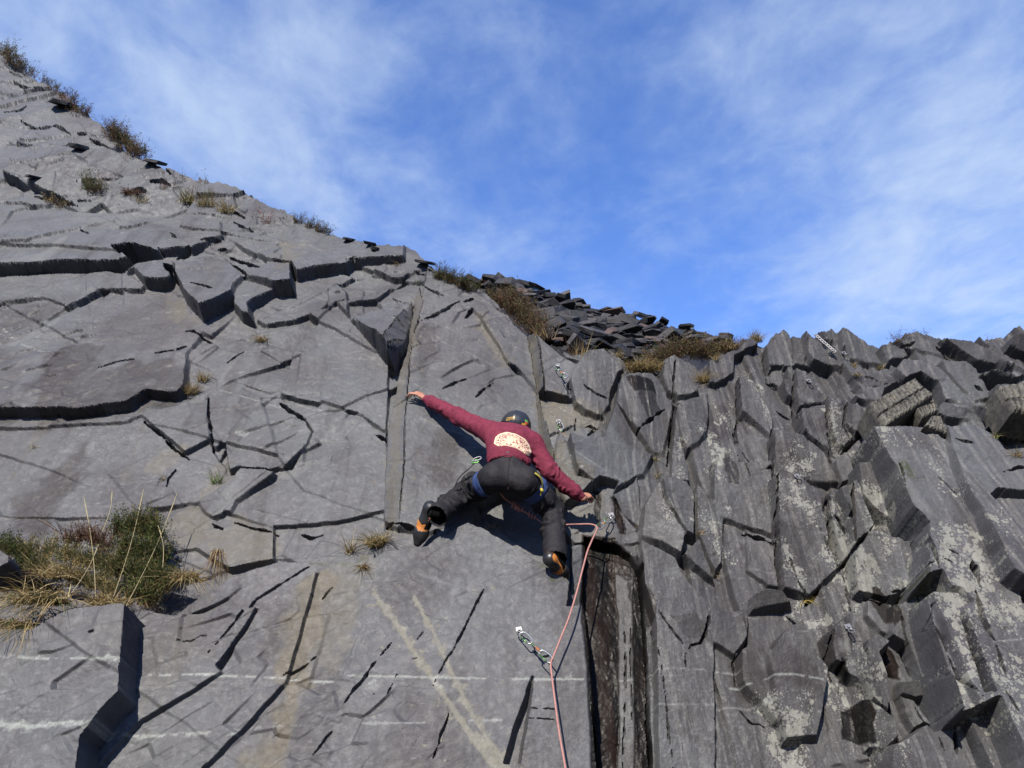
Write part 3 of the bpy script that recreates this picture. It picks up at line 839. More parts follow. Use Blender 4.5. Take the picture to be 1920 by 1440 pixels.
for a_ in [('p', [(0, 1229), (60, 1233), (120, 1235), (227, 1235)], 6, 1, .52, .8), ('p', [(0, 1358), (60, 1360), (110, 1356), (172, 1357)], 9, 1, .52, .85), ('p', [(232, 1266), (300, 1268), (420, 1267), (530, 1269), (620, 1269)], 5, 1, .26, .6),
           ('p', [(648, 1266), (720, 1268), (830, 1270), (930, 1273), (1010, 1274), (1100, 1275)], 5, .9, .21, .6), ('p', [(205, 1376), (290, 1377), (400, 1370), (440, 1372)], 6, .9, .28, .7), ('p', [(480, 1364), (580, 1360)], 5, .5, .21, .6),
           ('p', [(680, 1357), (740, 1356), (800, 1354)], 5, .6, .21, .5), ('p', [(850, 1351), (940, 1350)], 5, .7, .21, .6), ('p', [(1150, 1262), (1250, 1258), (1390, 1254)], 4, .55, .03, .5), ('p', [(1390, 1252), (1500, 1246), (1560, 1249)], 4, .9, .28, .7),
           ('p', [(1190, 1326), (1290, 1323), (1400, 1318), (1450, 1318)], 5, .4, .03, .5), ('r8', [(1620, 430), (1700, 400), (1920, 375)], 3, .5, .36, .8), ('r8', [(1600, 740), (1920, 735)], 3, .4, .36, .8),
           ('l2', [(640, 65), (870, 130), (1090, 190), (1150, 130), (1400, 215)], 3, .7, .12, .8), ('l2', [(1690, 310), (1760, 330)], 3, .7, .12, .8), ('r1', [(290, 1220), (370, 1200), (560, 1270), (860, 1380)], 3, .55, .2, .9),
           ('p', [(790, 783), (825, 795), (880, 812)], 4, .4, .12, .6), ('p', [(810, 640), (860, 655), (940, 690)], 3, .3, .06, .5), ('p', [(660, 575), (705, 598), (767, 627)], 3, .35, .1, .6), ('D', [(110, 725), (280, 775)], 4, .6, .1, .9),
           ('Fc', [(420, 1020), (455, 1060)], 10, .9, .21, 1), ('Fc', [(150, 1030), (125, 1060), (160, 1065)], 8, .8, .21, 1), ('l2', [(770, 375), (830, 380)], 12, .7, .15, 1), ('l1', [(480, 1150), (620, 1200)], 3, .0, .1, 1)]:
    pline(MA, 0, a_[0], a_[1], a_[2], a_[3], a_[4], a_[5])
for a_ in [('Fc', [(155, 630), (245, 750), (330, 890), (450, 1060), (560, 1220), (640, 1340), (710, 1440)], 9, .7), ('Fc', [(345, 650), (420, 790), (495, 960), (590, 1150), (680, 1310), (770, 1440)], 7, .55), ('Fc', [(640, 1290), (700, 1400), (770, 1440)], 16, .35),
           ('p', [(783, 545), (770, 640), (748, 720), (742, 800), (738, 900), (735, 985)], 20, .5), ('p', [(995, 630), (1010, 740), (1018, 810), (1040, 890)], 13, .55), ('p', [(900, 585), (915, 620), (945, 670)], 16, .6)]:
    pline(MA, 1, a_[0], a_[1], a_[2], 1.0 if a_[0] == 'Fc' else a_[3], .1 if a_[0] == 'p' else .21, 0, .5)
    if a_[0] == 'Fc': pline(MA, 0, a_[0], a_[1], a_[2] * 1.2, .32, .21, 0, .7)
for a_ in [('E', [(1420, 560), (1560, 540), (1500, 900), (1400, 1100), (1330, 1440), (1180, 1440), (1250, 1200), (1300, 1000)], .8, .2), ('E', [(1550, 560), (1720, 480), (1650, 800), (1560, 1000), (1500, 900)], .5, .2), ('D', [(980, 430), (1090, 570), (1000, 640), (900, 500)], .5, .05),
           ('l2', [(600, 660), (700, 650), (700, 760), (540, 890), (500, 880)], .5, .05), ('l2', [(210, 1080), (450, 940), (660, 1080), (480, 1260)], .6, .07), ('l2', [(700, 1010), (1060, 1118), (1050, 1335), (720, 1390), (480, 1262)], .55, .1),
           ('r1', [(50, 700), (380, 750), (600, 880), (630, 1020), (310, 985), (240, 1050), (100, 1000)], .7, 0), ('p', [(1040, 840), (1065, 806), (1082, 870), (1120, 910), (1060, 940), (1035, 900)], .55, .12), ('l1', [(1380, 120), (1560, 90), (1440, 360), (1400, 330)], .5, .12),
           ('l2', [(160, 560), (300, 500), (400, 580), (200, 760)], .5, .06), ('r4', [(60, 520), (240, 380), (400, 240), (430, 740), (180, 750)], .35, .03)]:
    patch(MA, 1, a_[0], a_[1], a_[2], a_[3], soft=.05, rag=.2)
for a_ in [('E', [(1420, 560), (1540, 540), (1480, 900), (1380, 1100), (1300, 1440), (1180, 1440), (1240, 1200), (1290, 1000)], .5, .2), ('E', [(1500, 950), (1600, 900), (1560, 1300), (1480, 1440), (1350, 1440), (1400, 1150)], .35, .2), ('D', [(-300, 700), (60, 760), (120, 900), (80, 1100), (-300, 1200)], .4, .15), ('D', [(380, 690), (560, 700), (540, 800), (500, 880), (480, 960), (700, 1000), (640, 1060), (200, 1150), (130, 1060), (210, 900), (250, 760)], .85, .16), ('D', [(420, 880), (900, 760), (1050, 860), (980, 1000), (760, 1035), (450, 1080)], .75, .18), ('D', [(640, 520), (1000, 450), (1080, 620), (900, 760), (560, 860), (560, 700)], .38, .05), ('D', [(0, 520), (280, 480), (370, 520), (120, 640), (0, 700)], .55, .05), ('D', [(380, 1260), (470, 1260), (470, 1440), (350, 1440)], .7, .06),
           ('E', [(280, 0), (380, 0), (360, 80), (280, 200), (260, 350), (60, 350), (60, 200), (200, 80)], .8, .06), ('E', [(1250, 760), (1360, 680), (1350, 900), (1200, 1050), (1180, 950)], .6, .2), ('B', [(420, 670), (540, 660), (530, 900), (480, 960), (420, 900)], .6, .1),
           ('B', [(520, 1280), (640, 1290), (700, 1440), (500, 1440)], .65, .1), ('p', [(800, 840), (860, 860), (850, 920), (805, 900)], .6, .1), ('r1', [(800, 600), (880, 620), (900, 800), (800, 760)], .6, .2), ('r1', [(700, 800), (830, 860), (1020, 1250), (980, 1300), (800, 1020)], .5, .1),
           ('r2', [(150, 660), (280, 620), (340, 900), (330, 1060), (250, 1050), (150, 850)], .7, .1), ('r2', [(740, 1000), (1000, 1000), (1250, 1440), (740, 1440)], .55, .2), ('r2', [(1060, 780), (1200, 760), (1230, 1000), (1080, 900)], .8, .17), ('r5', [(290, 340), (580, 420), (800, 960), (400, 830)], .5, .25),
           ('r7', [(1400, 400), (1640, 220), (1700, 500), (1650, 800), (1420, 650)], .6, .2), ('G', [(480, 800), (680, 960), (660, 1140), (480, 1000)], .6, .25), ('r8', [(340, 280), (560, 110), (600, 380), (480, 500)], .8, .25), ('r6', [(1150, 250), (1300, 280), (1500, 700), (1800, 960), (1700, 1050), (1200, 500)], .5, .34),
           ('r7', [(380, 0), (450, 0), (470, 1440), (380, 1440)], .2, 0), ('r3', [(640, 1020), (1160, 1060), (1220, 1300), (900, 1200)], .5, .36), ('Fc', [(980, 600), (1090, 580), (1130, 900), (1150, 1200), (1100, 1440), (1000, 1440)], .4, .21), ('r7', [(780, 860), (880, 900), (900, 1200), (800, 1200)], .6, 0)]:
    patch(MA, 2, a_[0], a_[1], a_[2], a_[3], soft=.05, rag=.16)
for a_ in [('p', [(1090, 1020), (1150, 1030), (1160, 1200), (1160, 1440), (1168, 2200), (1115, 2200), (1100, 1440), (1085, 1200)], 1, -.13), ('p', [(1140, 1028), (1180, 1050), (1185, 1090), (1150, 1080)], .9, -.13), ('p', [(1186, 1070), (1200, 1090), (1207, 1200), (1218, 1440), (1224, 2200), (1190, 2200), (1188, 1300), (1184, 1200)], 1, -.13),  # seeping corner; its cast shadow is painted dark here too
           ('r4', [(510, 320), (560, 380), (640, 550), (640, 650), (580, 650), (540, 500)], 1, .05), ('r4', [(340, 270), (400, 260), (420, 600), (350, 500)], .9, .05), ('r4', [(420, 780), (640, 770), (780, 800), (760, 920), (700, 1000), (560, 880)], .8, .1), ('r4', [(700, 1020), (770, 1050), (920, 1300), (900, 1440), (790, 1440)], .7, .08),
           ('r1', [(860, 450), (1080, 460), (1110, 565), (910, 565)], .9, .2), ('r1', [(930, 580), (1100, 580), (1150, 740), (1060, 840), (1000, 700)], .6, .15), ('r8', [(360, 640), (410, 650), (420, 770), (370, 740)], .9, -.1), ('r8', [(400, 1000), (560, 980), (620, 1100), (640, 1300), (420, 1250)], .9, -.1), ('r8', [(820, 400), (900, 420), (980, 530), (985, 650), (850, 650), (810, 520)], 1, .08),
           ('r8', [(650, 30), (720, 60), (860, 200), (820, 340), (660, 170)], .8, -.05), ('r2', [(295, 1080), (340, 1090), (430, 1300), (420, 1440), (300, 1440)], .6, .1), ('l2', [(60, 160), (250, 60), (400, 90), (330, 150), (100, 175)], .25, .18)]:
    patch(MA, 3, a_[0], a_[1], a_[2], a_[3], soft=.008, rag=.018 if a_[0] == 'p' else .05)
for a_ in [('r2', [(250, 620), (340, 640), (430, 850), (380, 900), (290, 780)], .8, .1), ('r2', [(130, 870), (230, 950), (290, 1100), (300, 1440), (240, 1440), (140, 1050)], 1.0, .1), ('r2', [(450, 360), (560, 330), (660, 600), (720, 860), (1000, 1000), (1060, 1120), (1000, 1120), (780, 860), (680, 760), (560, 530)], .8, .13), ('r2', [(880, 1100), (1040, 1080), (1180, 1440), (940, 1440)], .7, .2),
           ('r2', [(1080, 380), (1160, 400), (1200, 700), (1130, 640)], .7, .16), ('r2', [(1220, 680), (1340, 700), (1400, 1000), (1330, 1120), (1240, 900)], .8, .18), ('r2', [(1420, 1020), (1580, 960), (1620, 1200), (1460, 1120)], .8, .2), ('r5', [(260, 90), (400, 60), (700, 290), (560, 400), (290, 330)], .75, .28), ('r5', [(290, 600), (420, 620), (800, 1000), (620, 1180), (480, 1000)], .75, .25),
           ('r5', [(720, 290), (860, 260), (960, 760), (870, 930), (790, 700)], 1.0, .26), ('r5', [(960, 280), (1200, 600), (1420, 960), (1350, 1120), (1000, 860)], .95, .36), ('r5', [(1000, 20), (1230, 60), (1460, 640), (1380, 700), (1060, 280)], .95, .3), ('r5', [(940, 960), (1100, 1050), (1180, 1170), (980, 1180)], .8, .36),
           ('r6', [(1060, 580), (1300, 540), (1560, 700), (1700, 1000), (1920, 1250), (1920, 1440), (1400, 1440), (1060, 1100)], .8, .4), ('r6', [(900, 0), (1250, 100), (1440, 420), (1600, 700), (1300, 420)], .45, .36), ('r6', [(1620, 360), (1920, 340), (1920, 720), (1850, 690)], .9, .58), ('r8', [(1130, 0), (1370, 20), (1580, 850), (1570, 980), (1450, 980), (1200, 200)], .9, .28), ('r8', [(1400, 150), (1920, 0), (1920, 1440), (1750, 1380), (1550, 560)], .55, .36),
           ('r8', [(640, 380), (760, 330), (830, 640), (880, 980), (700, 800), (640, 580)], 1.0, .28), ('r8', [(370, 430), (450, 560), (620, 830), (560, 850), (420, 650)], 1.0, .25), ('r8', [(210, 60), (380, 60), (420, 220), (330, 260)], .9, .2), ('r8', [(0, 800), (300, 900), (290, 1150), (150, 1250), (0, 1200)], .8, .28), ('r8', [(650, 900), (800, 1100), (780, 1260), (650, 1250)], .6, .2), ('r8', [(870, 1130), (1100, 1050), (1080, 1350), (880, 1350)], .5, .22),
           ('r7', [(1660, 620), (1780, 640), (1960, 1000), (1900, 1180), (1780, 1100)], .85, .31), ('r1', [(230, 760), (330, 760), (300, 900), (230, 870)], .5, 0), ('r1', [(1280, 1000), (1360, 1080), (1380, 1290), (1280, 1250)], .8, .1), ('r4', [(880, 300), (960, 260), (1190, 640), (1100, 620)], .7, .2), ('r4', [(1290, 220), (1530, 520), (1520, 880), (1300, 500)], .7, .1), ('D', [(0, 600), (120, 590), (100, 680), (0, 690)], .5, .05),
           ('r3', [(280, 680), (520, 880), (400, 1040), (180, 800)], .5, .2), ('r3', [(720, 1050), (1180, 1080), (1250, 1350), (900, 1300)], .35, .36), ('r3', [(560, 950), (1010, 950), (1000, 1000), (620, 1010)], .6, .38), ('r1', [(330, 1250), (420, 1300), (460, 1440), (350, 1430)], .4, .15)]:
    patch(MB_, 0, a_[0], a_[1], a_[2], a_[3], soft=.08, rag=.25)
for a_ in [('A', [(390, 1200), (450, 1120), (740, 1150), (700, 1250), (400, 1250)], .3, .1), ('D', [(0, 250), (200, 210), (370, 100), (340, 200), (200, 260), (0, 275)], .5, .14), ('l1', [(920, 1130), (1050, 880), (1120, 870), (980, 1060), (800, 1240), (700, 1240)], .4, .12), ('l2', [(1060, 695), (1300, 560), (1300, 620), (1180, 710)], .5, .12),
           ('l2', [(520, 960), (780, 720), (790, 860), (700, 990)], .4, .12), ('D', [(0, 740), (200, 640), (380, 540), (180, 690), (60, 740)], .5, .08), ('r8', [(440, 310), (540, 330), (560, 380), (460, 380)], .7, .26), ('r6', [(730, 0), (880, 100), (1000, 350), (1180, 520), (1000, 480), (800, 150)], .45, .42), ('r7', [(1640, 200), (1720, 400), (1650, 420)], .4, .3),
           ('r5', [(260, 100), (300, 330), (560, 400), (420, 430), (280, 360)], .3, .3), ('E', [(430, 830), (540, 690), (585, 700), (575, 890), (450, 870)], .3, .5), ('Fc', [(800, 770), (840, 790), (830, 840), (800, 800)], .5, .22), ('p', [(1485, 880), (1500, 890), (1497, 915), (1485, 900)], .5, .28)]:
    patch(MB_, 1, a_[0], a_[1], a_[2], a_[3], soft=.02, rag=.06)
for a_ in [('p', [(880, 975), (900, 985), (1080, 1095), (1085, 1105)], 7, .6), ('r4', [(120, 1080), (200, 1100)], 20, .8), ('p', [(715, 1030), (660, 1060), (560, 1050)], 9, .5), ('r6', [(750, 190), (840, 330)], 14, .8), ('r5', [(1520, 1130), (1580, 1190)], 10, .7), ('p', [(1105, 1110), (1112, 1230)], 6, .5)]:
    pline(MB_, 3, a_[0], a_[1], a_[2], a_[3], .2, 0, .6)
MB_[..., 2] = right
patch(MB_, 2, 'p', [(1600, 640), (1700, 610), (2260, 560), (2260, 1600), (1800, 1600), (1740, 1200), (1690, 900), (1620, 780)], .75, .3, soft=.1, rag=.2, sub=True)
patch(MB_, 2, 'p', [(1050, 790), (1140, 770), (1220, 860), (1180, 920), (1080, 900)], .7, .2, soft=.05, rag=.1, sub=True)

# ---- assemble the mesh: face, then the ground behind the crest
P = base + h[..., None] * N
top = P[-1]
back = []
hb = .05 * fbm(XS / 60, XS * 0 + .5, 3, 131)
for k, dd in enumerate([.02, .06, .14, .3, .6, 1.2, 2.4, 5.0, 9.0]):
    drop = .12 * dd + .0
    jit = .03 * min(1, dd) * fbm(XS / 25, XS * 0 + k * 3.1, 3, 140)
    back.append(top + np.stack([0 * XS, dd + 0 * XS, -drop + jit], 1))
P = np.concatenate([P, np.stack(back)], 0)
NYr = P.shape[0]
padn = NYr - SHP[0]


def padtop(a):
    return np.concatenate([a, np.repeat(a[-1:], padn, 0)], 0)


idx = np.arange(NYr * NX).reshape(NYr, NX)
quads = np.stack([idx[:-1, :-1], idx[:-1, 1:], idx[1:, 1:], idx[1:, :-1]], -1).reshape(-1, 4)
me = bpy.data.meshes.new("cliff")
me.vertices.add(NYr * NX)
me.vertices.foreach_set('co', P.reshape(-1).astype(np.float32))
me.loops.add(quads.size)
me.loops.foreach_set('vertex_index', quads.reshape(-1).astype(np.int32))
me.polygons.add(len(quads))
me.polygons.foreach_set('loop_start', np.arange(0, quads.size, 4, dtype=np.int32))
me.polygons.foreach_set('use_smooth', np.ones(len(quads), bool))
me.update(calc_edges=True)
me.set_sharp_from_angle(angle=math.radians(28))
for nm, arr in (("stain_a", MA), ("stain_b", MB_)):
    at = me.attributes.new(nm, 'FLOAT_COLOR', 'POINT')
    at.data.foreach_set('color', padtop(arr).reshape(-1).astype(np.float32))
at = me.attributes.new("rock", 'FLOAT_VECTOR', 'POINT')
at.data.foreach_set('vector', np.stack([padtop(u), padtop(v) + np.r_[np.zeros(SHP[0]), np.arange(1, padn + 1) * .2][:, None], padtop(h)], -1).reshape(-1).astype(np.float32))
cliff = bpy.data.objects.new("cliff", me)
col.objects.link(cliff)
tag(cliff, 'grey slate rock face with overlapping broken slabs and ribs', 'rock face', kind='structure')

# nearest visible rock point for a photo pixel
_q = P[:SHP[0]].reshape(-1, 3)
_ax, _ay = proj(_q)
_ds = np.linalg.norm(_q - CAM, axis=1)
_gw, _gh = 480, 360
_ok = (_ax >= 0) & (_ax < 1920) & (_ay >= 0) & (_ay < 1440)
_cell = np.where(_ok, (_ay // 4).astype(int).clip(0, _gh - 1) * _gw + (_ax // 4).astype(int).clip(0, _gw - 1), _gw * _gh)
_o = np.lexsort((_ds, _cell))
_first = np.full(_gw * _gh + 1, -1)
_uc, _ui = np.unique(_cell[_o], return_index=True)
_first[_uc] = _o[_ui]


def surf(px, py):
    x0 = int(min(max(px, 0), 1919) // 4)
    y0 = int(min(max(py, 0), 1439) // 4)
    for r in range(0, 30):
        best = None
        for yy in range(max(0, y0 - r), min(_gh, y0 + r + 1)):
            for xx in range(max(0, x0 - r), min(_gw, x0 + r + 1)):
                k = _first[yy * _gw + xx]
                if k >= 0:
                    dd = (_ax[k] - px) ** 2 + (_ay[k] - py) ** 2
                    if best is None or dd < best[0]:
                        best = (dd, k)
        if best: return _q[best[1]].copy()
    return P3(px, py, .1)


def surfh(px, py):
    return float(uvh(surf(px, py))[2])


# ------------------------------------------------------------------ slate material
def slate_material(name, attrs=True):
    m = bpy.data.materials.new(name)
    m.use_nodes = True
    t = NT(m.node_tree)
    b = m.node_tree.nodes['Principled BSDF']
    if attrs:
        vec = t.new('ShaderNodeAttribute', attribute_name='rock').outputs['Vector']
        sa = t.new('ShaderNodeAttribute', attribute_name='stain_a')
        sb = t.new('ShaderNodeAttribute', attribute_name='stain_b')
        sA = t.new('ShaderNodeSeparateColor'); t.l.new(sa.outputs['Color'], sA.inputs[0])
        sB = t.new('ShaderNodeSeparateColor'); t.l.new(sb.outputs['Color'], sB.inputs[0])
        vein, tan, brown, wet_shade = sA.outputs[0], sA.outputs[1], sA.outputs[2], sa.outputs['Alpha']
        lich, pale, rgt, moss = sB.outputs[0], sB.outputs[1], sB.outputs[2], sb.outputs['Alpha']
    else:
        vec = t.new('ShaderNodeTexCoord').outputs['Object']
        vein = tan = wet_shade = pale = moss = 0.0
        brown, lich, rgt = .25, .15, .6
    # body of the stone: blue-grey, drifting to purple and to green-grey
    big = t.noise(vec, .9, 5, .55, .4)
    mid = t.noise(vec, 5.5, 6, .6, .3)
    fine = t.noise(vec, 45, 5, .65)
    c = t.mix(t.ss(big, .3, .7), (0.178, 0.176, 0.190), (0.204, 0.202, 0.202))
    c = t.mix(t.ss(t.noise(t.mapping(vec, loc=(7, 3, 1)), .6, 4, .5, .5), .45, .7), c, (0.178, 0.163, 0.170))
    c = t.mix(t.ss(mid, .35, .75, 0, .5), c, (.125, .122, .127))
    c = t.mix(t.math('MULTIPLY', rgt, .88), c, t.mix(t.noise(t.mapping(vec, scale=(2.4, .9, 2)), 1.0, 5, .6, .4), (.112, .102, .099), (.150, .142, .138)))
    gm = t.ss(t.noise(t.mapping(vec, loc=(2, 5, 0)), 1.1, 4, .6, .5), .35, .65, .2, 1)
    c = t.mix(t.math('MULTIPLY', gm, t.ss(fine, .50, .70, 0, .55)), c, (.33, .33, .33))
    c = t.mix(t.math('MULTIPLY', gm, t.ss(fine, .28, .46, .5, 0)), c, (.085, .083, .086))
    tone = t.noise(t.mapping(vec, loc=(1, 8, 3), rot=(0, 0, .5), scale=(1, 1.6, 1)), .75, 5, .6, .7)
    c = t.mix(t.ss(tone, .46, .66, 0, .72), c, (.105, .094, .100))
    c = t.mix(t.ss(tone, .44, .26, 0, .55), c, (.25, .25, .255))
    # short light flecks running down to the right across the cleavage
    fv = t.mapping(vec, rot=(0, 0, .75), scale=(14, 45, 20))
    fl_ = t.ss(t.noise(fv, 1.0, 3, .6), .60, .72)
    fl_ = t.math('MULTIPLY', fl_, t.ss(t.noise(vec, 1.8, 3), .38, .62, .15, .8))
    c = t.mix(t.math('MULTIPLY', fl_, .55), c, (0.408, 0.408, 0.408))
    # dark hair lines
    hv = t.vor(t.mapping(vec, rot=(0, 0, .4), scale=(1.3, 2.6, 1)), 2.2, 'DISTANCE_TO_EDGE')
    hl = t.math('MULTIPLY', t.ss(hv, .0, .012, 1, 0), t.ss(t.noise(vec, 2.5, 3), .5, .62))
    c = t.mix(t.math('MULTIPLY', hl, .28), c, (.05, .05, .052))
    # dark run-off streaks down the face
    sk = t.noise(t.mapping(vec, scale=(5.5, .55, 1)), 1.0, 5, .6, .6)
    sk = t.math('MULTIPLY', t.math('MULTIPLY', t.ss(sk, .48, .68), t.math('MULTIPLY_ADD', rgt, -.5, 1.0)), t.ss(t.noise(vec, .8, 3), .40, .56))
    c = t.mix(t.math('MULTIPLY', sk, .62), c, (.075, .066, .066))
    sk2 = t.noise(t.mapping(vec, loc=(4, 2, 0), scale=(4.2, .7, 1)), 1.0, 5, .6, .5)
    sk2 = t.math('MULTIPLY', t.ss(sk2, .55, .75), t.ss(t.noise(t.mapping(vec, loc=(9, 9, 9)), .7, 3), .48, .62))
    c = t.mix(t.math('MULTIPLY', sk2, .5), c, (.17, .145, .105))
    # worn pale scars
    pw = t.ss(t.noise(t.mapping(vec, rot=(0, 0, .6), scale=(1.2, 3.2, 1)), 1.6, 6, .65, .8), .60, .70)
    c = t.mix(t.math('MULTIPLY', pw, .45), c, (.29, .285, .275))
    # stains
    sn = t.noise(t.mapping(vec, scale=(6, 2.5, 3)), 1.0, 6, .6, .8)
    c = t.mix(t.math('MULTIPLY', brown, t.ss(sn, .25, .6, .55, 1.0)), c, (.058, .046, .044))
    c = t.mix(t.math('MULTIPLY', tan, t.ss(t.noise(vec, 14, 5, .65), .25, .7, .5, 1.0)), c, (.255, .215, .150))
    c = t.mix(t.math('MULTIPLY', pale, t.ss(t.noise(vec, 9, 5, .6, .5), .3, .7, .4, 1)), c, (.33, .32, .30))
    # crusts of pale lichen
    v1 = t.vor(vec, 17, 'SMOOTH_F1')
    v2 = t.vor(vec, 36, 'F1')
    v3 = t.vor(vec, 70, 'F1')
    ln = t.noise(vec, 6, 6, .65, .3)
    thr = t.math('MULTIPLY', lich, t.ss(ln, .3, .65, .25, 1.1))
    s1 = t.ss(t.math('SUBTRACT', t.math('MULTIPLY', thr, .62), v1), -.02, .03)
    s2 = t.ss(t.math('SUBTRACT', t.math('MULTIPLY', thr, .74), v2), -.02, .03)
    s3 = t.ss(t.math('SUBTRACT', t.math('ADD', t.math('MULTIPLY', thr, .6), t.math('MULTIPLY', rgt, .10)), v3), -.03, .03)
    ls = t.math('MAXIMUM', t.math('MAXIMUM', s1, s2), s3)
    lc = t.mix(t.noise(vec, 40, 4), (.30, .285, .24), (.52, .50, .44))
    c = t.mix(t.math('MULTIPLY', ls, .9), c, lc)
    # scattered small pale spots everywhere
    sp = t.ss(t.vor(vec, 30, 'F1'), .05, .075, 1, 0)
    sp = t.math('MULTIPLY', sp, t.ss(t.noise(vec, 3, 3), .5, .66))
    c = t.mix(t.math('MULTIPLY', sp, .6), c, (.38, .37, .34))
    c = t.mix(t.math('MULTIPLY', moss, t.ss(t.noise(vec, 30, 4), .35, .6)), c, (.075, .085, .022))
    c = t.mix(t.math('MULTIPLY', vein, t.ss(t.noise(vec, 60, 3, .6), .3, .6, .35, .85)), c, (.52, .53, .49))
    # seepage, and the corner's cast shadow painted in with it
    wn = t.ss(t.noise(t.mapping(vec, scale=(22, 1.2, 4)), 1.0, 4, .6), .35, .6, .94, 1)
    wet_shade_c = t.mix(t.ss(t.noise(t.mapping(vec, scale=(9, .9, 3)), 1, 3), .4, .62), (.006, .0055, .005), (.024, .013, .008))
    c = t.mix(t.math('MULTIPLY', wet_shade, wn), c, wet_shade_c)
    c = t.mix(1.0, c, (.338, .354, .356), 'MULTIPLY')      # real slate is this dark
    t.put(b.inputs['Base Color'], c)
    rg = t.ss(t.noise(vec, 20, 4), .3, .7, .5, .68)
    t.put(b.inputs['Roughness'], t.math('MULTIPLY', rg, t.math('SUBTRACT', 1.0, t.math('MULTIPLY', wet_shade, .35))))
    t.put(b.inputs['Specular IOR Level'], t.math('MULTIPLY_ADD', wet_shade, -.16, .22))
    # relief
    bh = t.math('ADD', t.math('MULTIPLY', t.noise(vec, 16, 7, .62, .4), .012), t.math('MULTIPLY', t.noise(vec, 95, 4, .6), .0022))
    st = t.noise(t.mapping(vec, rot=(0, 0, .1), scale=(26, 3.5, 9)), 1.0, 5, .6, .3)
    bh = t.math('ADD', bh, t.math('MULTIPLY', st, t.math('MULTIPLY_ADD', rgt, .009, .002)))
    q_ = t.math('MULTIPLY', t.math('FLOOR', t.math('MULTIPLY', t.noise(t.mapping(vec, rot=(0, 0, -.5), scale=(2.2, 4.5, 2)), 1.0, 6, .6, .4), 26)), .0016)
    bh = t.math('ADD', bh, q_)
    bn = t.new('ShaderNodeBump')
    bn.inputs['Strength'].default_value = .5
    bn.inputs['Distance'].default_value = 1.0
    t.put(bn.inputs['Height'], t.math('MULTIPLY', bh, t.math('SUBTRACT', 1.0, t.math('MULTIPLY', wet_shade, .93))))
    t.l.new(bn.outputs[0], b.inputs['Normal'])
    return m


M_SLATE = slate_material('slate')
M_BLOCK = slate_material('loose_slate', attrs=False)
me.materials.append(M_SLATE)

# ------------------------------------------------------------------ quarry floor, rising to banks added behind the viewer to cut sky fill
gx = np.concatenate([-np.geomspace(400, 12, 22), np.linspace(-11, 11, 45), np.geomspace(12, 400, 22)])
gy = np.concatenate([-np.geomspace(400, 8, 26), np.linspace(-7.6, 5.2, 40)])
GX, GY = np.meshgrid(gx, gy)
rr = np.hypot(GX * .8, np.minimum(GY, 0))
GZ = 11 * sstep(7, 30, rr) + 8 * sstep(40, 200, rr) + (.10 + .06 * np.minimum(rr, 25)) * fbm(GX * .35, GY * .35, 4, 201) + .03 * fbm(GX * 3, GY * 3, 3, 211) - .25 + .2 * sstep(-2, 4.5, GY)
gi = np.arange(GX.size).reshape(GX.shape)
gq = np.stack([gi[:-1, :-1], gi[:-1, 1:], gi[1:, 1:], gi[1:, :-1]], -1).reshape(-1, 4)
ground = mesh_obj('ground', np.stack([GX, GY, GZ], -1).reshape(-1, 3), gq.tolist(), M_BLOCK)
tag(ground, 'quarry floor of dark slate waste rising to added unseen banks', 'ground', kind='structure')

# ------------------------------------------------------------------ waste tip behind the crest
TIP_A = np.array(P3(1170, 690, 0)) + np.array([0, .55, -.15])
_ta = math.radians(40)
TIP_N = np.array([0.12, -math.sin(_ta), math.cos(_ta)])
TIP_N /= np.linalg.norm(TIP_N)


def PT(px, py, off=0.0):
    d = ray(px, py)
    s = ((TIP_A - CAM) @ TIP_N + off) / (d @ TIP_N)
    return CAM + d * s[..., None]


TIPSKY = [(700, 470), (780, 488), (830, 506), (880, 520), (905, 524), (950, 528), (1000, 540), (1040, 552), (1090, 568), (1150, 580), (1200, 596), (1250, 606), (1300, 616), (1350, 628), (1375, 636), (1450, 652), (1560, 662)]
tx, ty = np.array(TIPSKY, float).T
hx = np.arange(700, 1561, 6)
hy = np.interp(hx, tx, ty) + 6
hlow = np.minimum(np.interp(hx, _sx, _sy) + 14, 706)
rows = []
for k in range(40):
    f = k / 39
    yy = hlow + (hy - hlow) * f
    q = PT(hx, yy)
    q = q + TIP_N * (.05 * fbm(q[:, 0] * 3, q[:, 1] * 3, 4, 301))[:, None]
    rows.append(q)
for dd in (.3, 1, 3, 9):
    rows.append(rows[39] + np.array([0, dd, -.25 * dd]))
hv = np.stack(rows)
hi = np.arange(hv.shape[0] * hv.shape[1]).reshape(hv.shape[:2])
hq = np.stack([hi[:-1, :-1], hi[:-1, 1:], hi[1:, 1:], hi[1:, :-1]], -1).reshape(-1, 4)


